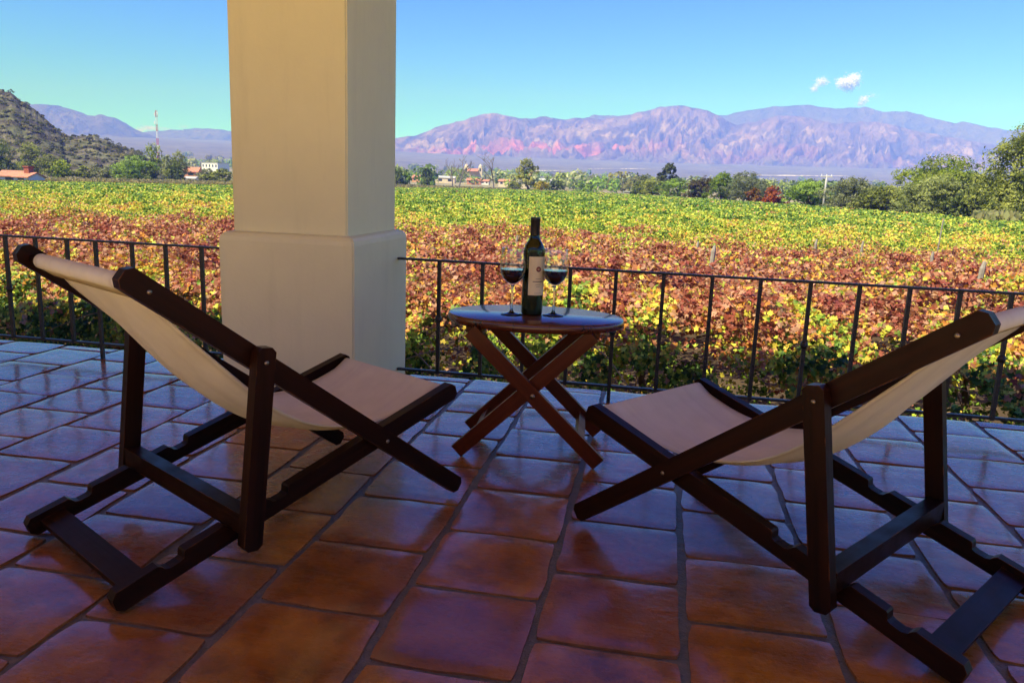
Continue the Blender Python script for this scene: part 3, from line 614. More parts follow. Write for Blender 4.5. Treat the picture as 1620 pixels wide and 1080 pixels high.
# the wooded town beyond the vineyard: one far-off mass of trees
Vs, Ps, Ts, off = [], [], [], 0
for k in range(620):
    Yk = 300*math.exp(random.random()**1.1*1.9); a = random.uniform(-0.75, 0.42); x0 = a*Yk
    if Yk < 330 and a > -0.1: continue
    if (-0.67 < a < -0.54 and Yk < 545) or (-0.30 < a < -0.20 and Yk < 400): continue
    z0 = float(ground(np.array([x0]), np.array([Yk]))[0]); hgt = random.uniform(3.5, 8.5)*(1+Yk/2500); wd = hgt*random.uniform(0.7, 1.6); n = 110
    q = rng.normal(size=(n, 3)); q /= np.linalg.norm(q, axis=1, keepdims=True)
    Cq = np.array([x0, Yk, z0+hgt*0.5])+q*np.array([wd*0.5, wd*0.5, hgt*0.5])*rng.uniform(0.6, 1.05, (n, 1)); b = np.array(random.choice(GREEN[:2]+OLIVE[1:2]+GREYG[1:]+DARK[1:]+[(0.2, 0.19, 0.06)]))
    v, pp, tt = leaves_quad(Cq, q+rng.normal(0, 0.5, (n, 3))+np.array([0, 0, 0.3]), rng.uniform(0.5, 1.1, n)*hgt*0.20, b*1.3*rng.uniform(0.7, 1.35, (n, 1)), 1.3); Vs.append(v); Ps.append(pp+off); Ts.append(tt); off += len(v)
o = mesh_np('town_trees', np.concatenate(Vs), np.concatenate(Ps), M['tree_leaf'], tint=np.concatenate(Ts)); tag(o, 'far-off green trees among the houses of the valley town', 'trees', kind='stuff')
# dry grass strip on the far edge of the vines
def grass(name, pts, dens, h, cols, label):
    n = len(pts); C = pts+np.array([0, 0, 1])*rng.uniform(0.1, h, (n, 1))
    N = np.stack([rng.normal(0, 1, n), rng.normal(-0.6, 0.6, n), rng.normal(0.2, 0.2, n)], -1)
    cc = np.array(cols)[rng.integers(0, len(cols), n)]
    v, p, tt = leaves_quad(C, N, rng.uniform(0.25, 0.5, n), cc*rng.uniform(0.75, 1.25, (n, 1)), 1.8); o = mesh_np(name, v, p, M['tree_leaf'], tint=tt); tag(o, label, 'grass', kind='stuff')
n = 26000; xg = rng.uniform(-215, -40, n); edge = np.interp(xg, [-215, -155, -110, -78, -40], [137, 138, 187, 238, 242]); yg = edge+rng.uniform(1, 26, n)
grass('dry_grass', np.stack([xg, yg, ground(xg, yg)+0.5], -1), 1, 0.9, [(0.42, 0.34, 0.15), (0.34, 0.27, 0.12), (0.24, 0.24, 0.09)], 'strip of tall dry grass along the far edge of the vines')
n = 2500; ag = rng.uniform(0.355, 0.40, n); yg = rng.uniform(72, 92, n); xg = ag*yg
grass('dry_grass', np.stack([xg, yg, ground(xg, yg)+0.3], -1), 1, 1.5, [(0.36, 0.33, 0.14), (0.30, 0.30, 0.12)], 'clump of tall dry grass between the right-hand trees')

# ------------------------------------------------------------------ buildings, mast, poles
def add_gable(bm, w, d, h, rise, over=0.3):
    """gabled roof slab along x"""
    poly = [(-d/2-over, h-over*0.3), (0, h+rise), (d/2+over, h-over*0.3), (d/2+over, h-over*0.3-0.2), (0, h+rise-0.2), (-d/2-over, h-over*0.3-0.2)]
    A = [bm.verts.new((-w/2-over, y, z)) for y, z in poly]; B = [bm.verts.new((w/2+over, y, z)) for y, z in poly]; m = len(poly)
    bm.faces.new(A); bm.faces.new(B[::-1])
    for i in range(m): bm.faces.new((A[i], B[i], B[(i+1) % m], A[(i+1) % m]))
def house(label, px, yb, Y, w, d, h, rise, wallm, roofm, rz=0.0, wins=2, chimney=False, group=None, flat=False, nm='house'):
    a, e = bearing(px, yb); z = H+e*Y
    T = thing(nm, label, 'house' if nm == 'house' else 'building', (a*Y, Y, z), rz, group)
    bm = bmesh.new(); add_box(bm, (-w/2, -d/2, -4), (w/2, d/2, h-0.02 if not flat else h))
    if not flat:
        for s in (-1, 1):
            q = [bm.verts.new((s*(w/2-0.001), y, zz)) for y, zz in ((-d/2, h-0.02), (d/2, h-0.02), (0, h+rise-0.22))]; bm.faces.new(q)
    bm_obj('wall', bm, M[wallm], T)
    bm = bmesh.new()
    if flat: add_box(bm, (-w/2-0.2, -d/2-0.2, h), (w/2+0.2, d/2+0.2, h+0.35))
    else: add_gable(bm, w, d, h, rise)
    rf = bm_obj('roof', bm, M[roofm], T)
    if chimney:
        bm = bmesh.new(); add_box(bm, (-0.7, -0.6, h-0.2), (0.7, 0.6, h+rise+1.0)); add_box(bm, (-0.85, -0.75, h+rise+1.0), (0.85, 0.75, h+rise+1.25)); bm_obj('chimney', bm, M['brick_red'], rf)
    for k in range(wins):
        wx = -w/2+w*(k+0.5)/wins; bm = bmesh.new(); add_box(bm, (wx-w*0.1/wins*2, -d/2-0.04, h*0.35), (wx+w*0.1/wins*2, -d/2+0.05, h*0.75)); bm_obj('window', bm, M['window_dark'], T)
    return T
house('white walled house with low orange tile roofs and a brick chimney, left end', 24, 289, 150, 4.6, 4, 1.5, 1.1, 'wall_white', 'roof_tile', 0.25, 1, False, 'low houses at the left end of the vines')
house('white house with a wide orange tile roof and a red brick chimney', 47, 289, 148, 4.2, 4, 1.3, 0.9, 'wall_white', 'roof_tile', -0.15, 1, True, 'low houses at the left end of the vines')
house('large flat roofed white building beside the pillar, left of it', 341, 268, 520, 17, 10, 4.2, 0, 'wall_white', 'concrete', -0.35, 5, flat=True, nm='white_building')
house('small orange house half hidden by the dark round tree', 306, 281, 240, 4.5, 4, 2.0, 1.4, 'wall_orange', 'roof_tile', 0.2, 1)
house('low grey hut below the small orange house', 304, 287, 212, 3.0, 2.5, 1.0, 0.4, 'wall_white', 'concrete', 0.1, 1)
GT = 'houses of the valley town'
for args in [('white cottage behind the dark palm-like trees', 634, 288, 420, 9, 6, 3, 1.2, 'wall_white', 'concrete', 0.1), ('orange house with a tiled roof right of the dark palm-like trees', 662, 288, 430, 11, 7, 3, 2, 'wall_orange', 'roof_tile', -0.1),
             ('long pale house behind the shorter bare tree', 705, 290, 440, 20, 8, 4, 1.2, 'wall_cream', 'concrete', 0.1), ('pinkish house with orange roof behind the taller bare tree', 750, 292, 430, 14, 8, 3, 1.4, 'wall_orange', 'roof_tile', 0.15),
             ('white cottage just left of the lone bare tree', 768, 292, 440, 8, 6, 2.5, 1, 'wall_white', 'roof_tile', 0), ('cream low house between the lone bare tree and the poplar', 800, 294, 400, 12, 7, 3, 1.2, 'wall_cream', 'roof_tile', -0.1),
             ('yellow cream house behind the poplar trunk', 828, 299, 300, 9, 6, 3.5, 1, 'wall_cream', 'concrete', 0.1), ('white gabled house up behind the poplar, right side', 842, 285, 480, 9, 7, 4, 2.4, 'wall_white', 'roof_tile', 0.3),
             ('long white house right of the golden shrub', 867, 293, 420, 17, 7, 3.2, 1.2, 'wall_white', 'concrete', 0.1), ('white house on the slope left of the orange roof', 931, 289, 560, 13, 8, 3.4, 1.4, 'wall_white', 'concrete', 0.1),
             ('small pale house uphill of the other white ones', 938, 285, 640, 9, 8, 3, 1.4, 'wall_cream', 'concrete', -0.2), ('house with a bright orange roof under the town trees', 963, 295, 460, 11, 7, 3, 2.6, 'wall_orange', 'roof_tile', 0.1),
             ('white cottage left of the pointed conifer', 994, 292, 520, 6, 6, 3, 1.2, 'wall_white', 'concrete', 0.1), ('tiny white house right of the lone eucalyptus', 1090, 293, 520, 6, 6, 4, 1.2, 'wall_white', 'concrete', 0.1), ('pale house far right of the eucalyptus with orange roof', 1134, 288, 900, 14, 9, 4, 2.5, 'wall_cream', 'roof_tile', 0.1)]:
    args = args[:4]+(args[4]*0.55, args[5]*0.6, args[6]*0.8, args[7]*0.75)+args[8:]; house(*args, group=GT)
# twin-towered church
a, e = bearing(749, 283); Yc = 620
T = thing('church', 'cream church with two bell towers among the town trees', 'church', (a*Yc, Yc, H+e*Yc), 0.1)
bm = bmesh.new(); add_box(bm, (-4.2, -2, -4), (4.2, 14, 6.0)); bm_obj('nave', bm, M['wall_cream'], T)
bm = bmesh.new(); add_gable(bm, 8, 15, 6.0, 2.0); bm_obj('roof', bm, M['roof_tile'], T)
for s in (-1, 1):
    bm = bmesh.new(); add_box(bm, (s*5.6-1.6, -3, -4), (s*5.6+1.6, 0.2, 9.2)); tw = bm_obj('bell_tower', bm, M['wall_cream'], T)
    bm = bmesh.new(); add_lathe(bm, [(0, 2.4), (0.7, 1.9), (1.35, 0.9), (1.55, 0)], 12); bmesh.ops.translate(bm, verts=bm.verts, vec=(s*5.6, -1.4, 9.2)); bm_obj('dome', bm, M['wall_cream'], tw, True)
    bm = bmesh.new(); add_box(bm, (s*5.6-0.6, -3.08, 6.0), (s*5.6+0.6, -2.9, 8.3)); bm_obj('belfry_opening', bm, M['window_dark'], tw)
# radio mast
a, e = bearing(251, 262); Ym = 560; T = thing('radio_mast', 'slender red and white lattice radio mast right of the hill', 'radio mast', (a*Ym, Ym, H+e*Ym), 0.3)
hm = 76/F*Ym*1.2; legs = [Vector((math.cos(q), math.sin(q), 0))*0.75 for q in (0.4, 2.5, 4.6)]
nb = 8
for k in range(nb):
    bm = bmesh.new(); z0, z1 = hm*k/nb, hm*(k+1)/nb
    for i, l in enumerate(legs):
        m2 = legs[(i+1) % 3]; add_bar(bm, l+Vector((0, 0, z0)), l+Vector((0, 0, z1)), 0.2, 0.2, (1, 0, 0))
        for q in range(3):
            za, zb = z0+(z1-z0)*q/3, z0+(z1-z0)*(q+1)/3; add_bar(bm, l+Vector((0, 0, za)), m2+Vector((0, 0, zb)), 0.11, 0.11, (0.3, 1, 0))
    bm_obj('mast_section', bm, M['red_paint' if k % 2 else 'white_paint'], T)
for k, (dx, zz) in enumerate(((-1.1, 0.93), (1.0, 0.95), (-1.3, 0.78))):
    bm = bmesh.new(); add_box(bm, (dx-0.35, -0.5, hm*zz-1.2), (dx+0.35, -0.1, hm*zz+1.2)); bm_obj('antenna', bm, M['white_paint'], T, bevel=0.08)
# utility poles
def pole(label, px, ytop, ybot, Y, arm):
    a, e = bearing(px, ybot); a2, e2 = bearing(px, ytop); x = a*Y; z = float(ground(np.array([x]), np.array([Y]))[0]); top = H+e2*Y-z
    T = thing('utility_pole', label, 'utility pole', (x, Y, z), 0.15, 'utility poles along the field edge')
    bm = bmesh.new(); add_tube(bm, [(0, 0, -0.5), (0, 0, top*0.5), (0.02, 0, top)], [0.19, 0.16, 0.12], 10); bm_obj('pole', bm, M['concrete'], T, True)
    bm = bmesh.new(); add_box(bm, (-arm, -0.09, top-0.35), (arm, 0.09, top-0.15)); bm_obj('crossarm', bm, M['concrete'], T)
    for k in range(3):
        bm = bmesh.new(); add_tube(bm, [((k-1)*arm*0.85, 0, top-0.15), ((k-1)*arm*0.85, 0, top+0.15)], [0.07, 0.04], 8); bm_obj('insulator', bm, M['white_paint'], T)
pole('pale T-shaped concrete pole rising from the dense dark bush', 1303, 277, 320, 132, 0.9); pole('leaning pale pole beside the biggest acacia, right end', 1567, 252, 340, 118, 0.8)
pole('tiny far pole above the silvery green bush', 1201, 282, 305, 330, 0.6)
# cream field shelter + standpipe at the corner of the vines
a, e = bearing(991, 306); Ys = 196; T = thing('field_shelter', 'small cream box shelter with a flat roof at the far vine corner', 'shelter', (a*Ys, Ys, H+e*Ys), 0.1)
bm = bmesh.new(); add_box(bm, (-0.7, -0.5, -1.5), (0.7, 0.5, 0.38)); bm_obj('wall', bm, M['wall_cream'], T)
bm = bmesh.new(); add_box(bm, (-0.85, -0.65, 0.38), (0.85, 0.65, 0.5)); bm_obj('roof', bm, M['wall_white'], T)
bm = bmesh.new(); add_box(bm, (-0.55, -0.54, 0.12), (0.55, -0.49, 0.2)); bm_obj('slot', bm, M['brick_red'], T)
# vineyard stakes
for i, (px, yt, yb, Y, lab) in enumerate([(1124, 388, 430, 13.2, 'tallest pale split stake rising from the red vines in the middle'), (1106, 382, 400, 16.0, 'grey stake just left of the tallest pale stake'), (1291, 378, 398, 17.5, 'short stake in the yellow vines right of centre'),
                                      (1364, 381, 392, 19.0, 'thin stump of a stake right of the short one'), (1549, 413, 440, 12.0, 'stout pale stake above the railing near the right edge'), (1479, 398, 410, 15.0, 'small grey stake left of the stout pale one'),
                                      (821, 372, 385, 17.0, 'grey stake top showing left of the bottle neck'), (56, 332, 346, 21.0, 'dark stake far left in the yellow leaves'), (148, 346, 372, 15.0, 'pale stake above the left railing'), (247, 345, 360, 17.0, 'grey stake left of the pillar'), (1490, 345, 365, 24.0, 'thin twig-like stake in the yellow vines at right')]):
    p = at(px, yt, Y); q = at(px, yb, Y); T = None; bm = bmesh.new(); rr_ = 0.042 if i in (0, 4) else 0.032
    if i == 10: rr_ = 0.02
    add_tube(bm, [(0, 0, 0), (0.01, 0, p[2]-q[2]+0.9-0.1), (0.025, 0.01, p[2]-q[2]+0.9)], [rr_, rr_*0.9, rr_*0.55], 7)
    o = bm_obj('vineyard_stake', bm, M['weathered_post'], None); o.location = (p[0], p[1], q[2]-0.9); o.rotation_euler = (random.uniform(-0.04, 0.04), random.uniform(-0.05, 0.05), 0)
    tag(o, lab, 'stake', 'wooden stakes in the vineyard')

# clouds: loose white puffs, beyond the mountains and outside the haze --
t = NT('cloud_white'); d = t.new('BsdfDiffuse'); d.inputs[0].default_value = (0.95, 0.95, 0.95, 1); tl = t.new('BsdfTranslucent'); tl.inputs[0].default_value = (0.95, 0.95, 0.95, 1); tp = t.new('BsdfTransparent')
m1 = t.new('MixShader'); m1.inputs[0].default_value = 0.5; t.link(d.outputs[0], m1.inputs[1]); t.link(tl.outputs[0], m1.inputs[2])
m2 = t.new('MixShader'); m2.inputs[0].default_value = 0.5; t.link(tp.outputs[0], m2.inputs[1]); t.link(m1.outputs[0], m2.inputs[2]); t.link(m2.outputs[0], t.out.inputs[0]); M['cloud_white'] = t.m
def cloud(label, puffs, Y=11500):
    Cs, Ss = [], []
    c0 = at(puffs[0][0], puffs[0][1], Y)
    for px, py, wx, hy_, n in puffs:
        c = at(px, py, Y); s = Y/F; q = rng.normal(size=(n, 3))*0.36; Cs.append(c-c0+q*np.array([wx*s, wx*s, hy_*s])); Ss.append(rng.uniform(0.16, 0.34, n)*min(wx, hy_)*s)
    C = np.concatenate(Cs); S = np.concatenate(Ss); n = len(C)
    v, p, tt = leaves_quad(C, rng.normal(size=(n, 3)), S, np.ones((n, 3))); o = mesh_np('cloud', v, p, M['cloud_white']); o.location = c0; tag(o, label, 'cloud', 'small white clouds in the clear sky')
cloud('largest white cloud puff above the right-hand summits', [(1349, 127, 12, 11, 900), (1336, 131, 15, 10, 800), (1342, 136, 13, 9, 700)])
cloud('smaller slanting cloud puff left of the largest one', [(1300, 129, 11, 7, 500), (1288, 141, 7, 6, 300), (1294, 135, 8, 5, 220)])
cloud('small cloud puff just touching the right-hand summit', [(1366, 158, 8, 7, 420), (1361, 165, 9, 5, 260), (1380, 151, 10, 5, 90)])
cloud('low white cloud bank left of the radio mast', [(236, 203, 18, 6, 700), (222, 206, 12, 5, 400), (262, 204, 18, 4, 260), (290, 201, 12, 4, 140)])

# ------------------------------------------------------------------ the veranda
XJ0, PX_, PY_ = -0.487, 0.2965, 0.2905
EDGE_Y = 3.34
def tiles():
    Vs, Ps, Es, Ids, off = [], [], [], [], 0
    g = 11; lin = np.linspace(-1, 1, g); lin = np.sign(lin)*np.abs(lin)**0.62; U, W = np.meshgrid(lin, lin, indexing='ij')
    I = np.arange(g*g).reshape(g, g); quads = np.stack([I[:-1, :-1], I[1:, :-1], I[1:, 1:], I[:-1, 1:]], -1).reshape(-1, 4)
    rim = np.concatenate([I[0, :-1], I[:-1, -1], I[-1, :0:-1], I[:0:-1, 0]])
    for ci in range(-26, 22):
        x0 = XJ0+ci*PX_; j0 = 2.10 if ci % 2 == 0 else 1.955
        for rj in range(-20, 6):
            y0 = j0+rj*PY_; y1 = y0+PY_
            if y1 > EDGE_Y+0.03 and y0 > EDGE_Y-0.03: continue
            y1 = min(y1, EDGE_Y)
            if y0 < 0.40: continue
            hw, hh = PX_/2-0.0078-rng.uniform(0, 0.002), (y1-y0)/2-0.0068-rng.uniform(0, 0.002)
            cx, cyy = x0+PX_/2+rng.normal(0, 0.0016), (y0+y1)/2+rng.normal(0, 0.0018); rot = rng.normal(0, 0.009)
            rr_ = 0.90; ux = U*np.sqrt(1-0.055*W**8*U**8*1.0); 
            cr = np.clip((np.abs(U)+np.abs(W)-1.80)/0.20, 0, 1); k = 1-0.030*cr
            lx, ly = U*hw*k, W*hh*k
            wob = (vnoise(U*2+off*0.13, W*2+off*0.07, 3)-0.5)*0.006*(np.maximum(np.abs(U), np.abs(W))**4)
            lx = lx*(1+wob/hw*1.3); ly = ly*(1+wob/hh*1.3)
            ed = np.maximum(np.abs(U), np.abs(W))
            z = -0.0014*ed**16+(fbm(U*0.9+off*0.31, W*0.9+off*0.17, 2, 11)-0.5)*0.0034+U*rng.normal(0, 0.0006)+W*rng.normal(0, 0.0006)+rng.normal(0, 0.0004)
            c, s = math.cos(rot), math.sin(rot)
            top = np.stack([cx+lx*c-ly*s, cyy+lx*s+ly*c, z], -1).reshape(-1, 3)
            s0 = top[rim].copy(); sk = s0.copy(); sk[:, :2] += (sk[:, :2]-np.array([cx, cyy]))*0.010; sk[:, 2] = -0.018
            Vs += [top, s0, sk]; m = len(rim); b = off+g*g
            i0 = np.arange(m); i1 = (i0+1) % m; sq = np.stack([b+i0, b+m+i0, b+m+i1, b+i1], -1)
            Ps += [quads+off, sq]; Ids.append(np.full(g*g+2*m, rng.random())); Es += [np.clip((ed.ravel()-0.8)/0.2, 0, 1), np.ones(2*m)]; off += g*g+2*m
    return np.concatenate(Vs), np.concatenate(Ps), np.concatenate(Es), np.concatenate(Ids)
v, p, e_, id_ = tiles()
fl = mesh_np('terrace_floor', v, p, M['terracotta'], smooth=True); at_ = fl.data.attributes.new('tedge', 'FLOAT', 'POINT'); at_.data.foreach_set('value', e_.astype(np.float32)); at_ = fl.data.attributes.new('tileid', 'FLOAT', 'POINT'); at_.data.foreach_set('value', id_.astype(np.float32))
tag(fl, 'glazed handmade terracotta tiles of the veranda', 'floor', kind='structure')
bm = bmesh.new(); nx, ny = 160, 70
gx = np.linspace(-8.3, 6.1, nx); gy = np.linspace(0.35, EDGE_Y+0.004, ny); Gx, Gy = np.meshgrid(gx, gy, indexing='ij')
Gz = -0.0068+(fbm(Gx*9, Gy*9, 3, 55)-0.5)*0.004; I = np.arange(nx*ny).reshape(nx, ny)
mesh_np('terrace_grout', np.stack([Gx, Gy, Gz], -1).reshape(-1, 3), np.stack([I[:-1, :-1], I[1:, :-1], I[1:, 1:], I[:-1, 1:]], -1).reshape(-1, 4), M['grout'], smooth=True); tag(bpy.data.objects['terrace_grout'], 'grey mortar between the terracotta tiles', 'mortar', kind='structure'); bm.free()
bm = bmesh.new(); add_box(bm, (-8.3, 0.35, -2.6), (6.1, EDGE_Y+0.002, -0.024)); tag(bm_obj('terrace_base', bm, M['concrete']), 'masonry base under the veranda tiles', 'base', kind='structure')

# pillar
def block(bm, x0, x1, y0, y1, z0, z1):
    add_box(bm, (x0, y0, z0), (x1, y1, z1))
T = thing('pillar', 'square cream plastered pillar with a wider base standing on the veranda edge', 'pillar', (-1.34, 2.95, 0))
bm = bmesh.new(); x0, x1, y0, y1 = -0.264, 0.265, -0.30, 0.30
zs = [(-0.012, 0), (0.628, 0), (0.645, 0.004), (0.655, 0.013), (0.660, 0.030)]; rings = []
for z, ins in zs: rings.append([bm.verts.new((a, b, z)) for a, b in ((x0+ins, y0+ins), (x1-ins, y0+ins), (x1-ins, y1-ins), (x0+ins, y1-ins))])
for A, B in zip(rings, rings[1:]):
    for k in range(4): bm.faces.new((A[k], A[(k+1) % 4], B[(k+1) % 4], B[k]))
bm.faces.new(rings[-1])
ve = [e for e in bm.edges if abs((e.verts[0].co-e.verts[1].co).normalized().z) > 0.5]
bmesh.ops.bevel(bm, geom=ve, offset=0.006, segments=3, affect='EDGES'); bm_obj('plinth', bm, M['cream_plaster'], T, False)
bm = bmesh.new(); add_box(bm, (x0+0.040, y0+0.040, 0.655), (x1-0.040, y1-0.040, 2.5)); ve = [e for e in bm.edges if abs((e.verts[0].co-e.verts[1].co).normalized().z) > 0.5]
bmesh.ops.bevel(bm, geom=ve, offset=0.006, segments=3, affect='EDGES'); bm_obj('shaft', bm, M['cream_plaster'], T)
# roof over the veranda (out of the picture, seen in the floor's gloss and as shade)
EAVE_Y, EAVE_Z = 4.62, 2.46
bm = bmesh.new(); add_box(bm, (-12, -0.62, 2.72), (2.7, EAVE_Y, 2.90)); tag(bm_obj('veranda_ceiling', bm, M['ceiling_wash']), 'limewashed ceiling of the veranda', 'ceiling', kind='structure')
bm = bmesh.new(); add_box(bm, (-12, 2.72, 2.5), (2.7, 3.18, 2.72)); add_box(bm, (-12, EAVE_Y-0.12, EAVE_Z), (2.703, EAVE_Y+0.003, 2.719)); tag(bm_obj('veranda_beam', bm, M['beam_wood']), 'timber beams carrying the veranda roof', 'beam', kind='structure')
# added out of view: paving and walls that bounce warm sun onto the veranda
bm = bmesh.new(); add_box(bm, (-18, -14, -2.6), (14, 0.346, -0.004)); tag(bm_obj('courtyard', bm, M['courtyard_paving']), 'sandy paved courtyard behind the veranda', 'courtyard', kind='structure')
bm = bmesh.new(); add_box(bm, (-18, -12.6, -0.002), (14, -12.0, 5.2)); add_box(bm, (-9.0, -1.3, 0.003), (-8.4, EDGE_Y-0.05, 2.71)); tag(bm_obj('courtyard_wall', bm, M['courtyard_plaster']), 'cream wall at the back of the courtyard', 'wall', kind='structure')

# railing -------------------------------------------------------------
RY = 3.135
def railing(label, xs, x0, x1, posts, knobs):
    T = thing('iron_railing', label, 'railing', ((x0+x1)/2, RY, 0), 0, 'black iron railings on the veranda edge'); ox = (x0+x1)/2
    bm = bmesh.new(); add_box(bm, (x0-ox, -0.010, 0.541), (x1-ox, 0.010, 0.550)); bm_obj('top_rail', bm, M['iron'], T, bevel=0.002, seg=1)
    bm = bmesh.new(); add_box(bm, (x0-ox, -0.009, 0.066), (x1-ox, 0.009, 0.076)); bm_obj('bottom_rail', bm, M['iron'], T, bevel=0.002, seg=1)
    for x in xs:
        b = bmesh.new(); z0 = 0.0 if x in posts else 0.062; w_ = 0.0072
        add_box(b, (x-ox-w_, -w_, z0-(0.006 if z0 == 0 else 0)), (x-ox+w_, w_, 0.5405)); o = bm_obj('post' if x in posts else 'baluster', b, M['iron'], T, bevel=0.0025, seg=1)
        if x in knobs:
            b = bmesh.new(); add_lathe(b, [(0.0, -0.016), (0.011, -0.013), (0.0155, 0), (0.011, 0.013), (0.0, 0.016)], 12); bmesh.ops.translate(b, verts=b.verts, vec=(x-ox, 0, 0.30)); bm_obj('knob', b, M['iron'], o, True)
lx = [-3.96, -3.80, -3.635, -3.47, -3.305, -3.14, -2.978, -2.819, -2.654, -2.507, -2.323, -2.156, -1.98, -1.805]
rx = [-0.894, -0.709, -0.53, -0.346, -0.163, 0.024, 0.211, 0.393, 0.577, 0.754, 0.931, 1.105, 1.279, 1.455, 1.63, 1.805, 1.98, 2.155]
railing('black iron railing left of the pillar, behind the left deck chair', lx, -4.1, -1.606, (-2.507,), (-2.978, -2.323))
railing('long black iron railing right of the pillar, running behind the table and right deck chair', rx, -1.073, 2.3, (-0.163, 2.155), (-0.894, -0.163, 0.577, 1.279))

# ------------------------------------------------------------------ deck chairs
def grain(o, ax):
    """store a grain coordinate with x along the piece"""
    me = o.data; n = len(me.vertices); co = np.empty(n*3); me.vertices.foreach_get('co', co); co = co.reshape(-1, 3)
    d = np.array(ax, float); d /= np.linalg.norm(d); a = np.array([0, 1, 0]) if abs(d[1]) < 0.8 else np.array([0, 0, 1]); u = np.cross(d, a); u /= np.linalg.norm(u); v_ = np.cross(d, u)
    off = rng.uniform(0, 30, 3); g = np.stack([co@d+off[0], co@u+off[1], co@v_+off[2]], -1).astype(np.float32)
    at_ = me.attributes.new('grain', 'FLOAT_VECTOR', 'POINT'); at_.data.foreach_set('vector', g.ravel()); return o
AT, BF, BRX, ZB = (-0.869, 0.668), (-0.003, 0.299), -0.915, 0.028
WA, WB, WP, TH, HT = 0.272, 0.240, 0.304, 0.028, 0.047
def seg_pt(p, q, k): return (p[0]+(q[0]-p[0])*k, p[1]+(q[1]-p[1])*k)
def rail_poly(p, q, h, ext0, ext1, notches=(), floor0=None, floor1=None, round_=0.012):
    """side outline of a rail from p to q in x-z, height h, with notches cut in its top edge"""
    d = np.array(q)-np.array(p); L = np.linalg.norm(d); d /= L; n = np.array([-d[1], d[0]]);
    if n[1] < 0: n = -n
    P0 = np.array(p)-d*ext0; P1 = np.array(q)+d*ext1; tot = L+ext0+ext1
    top = [(round_, h/2)]
    for k in notches:
        s = ext0+k*L
        top += [(s-0.030, h/2), (s-0.024, h/2-0.006), (s-0.019, h/2-0.014), (s-0.009, h/2-0.0185), (s+0.013, h/2-0.0185), (s+0.021, h/2-0.016), (s+0.026, h/2-0.003), (s+0.030, h/2)]
    top += [(tot-round_, h/2), (tot, h/2-round_), (tot, -h/2+round_), (tot-round_, -h/2), (round_, -h/2), (0, -h/2+round_), (0, h/2-round_)]
    return [tuple(P0+d*s+n*t) for s, t in top]
def bolt(parent, x, z, y, sgn):
    b = bmesh.new(); add_lathe(b, [(0, 0.0030), (0.0032, 0.0028), (0.0048, 0.0016), (0.0052, 0)], 14)
    bmesh.ops.rotate(b, verts=b.verts, cent=(0, 0, 0), matrix=Matrix.Rotation(-sgn*PI/2, 3, 'X')); bmesh.ops.translate(b, verts=b.verts, vec=(x, y, z)); return bm_obj('bolt', b, M['bolt'], parent, True)
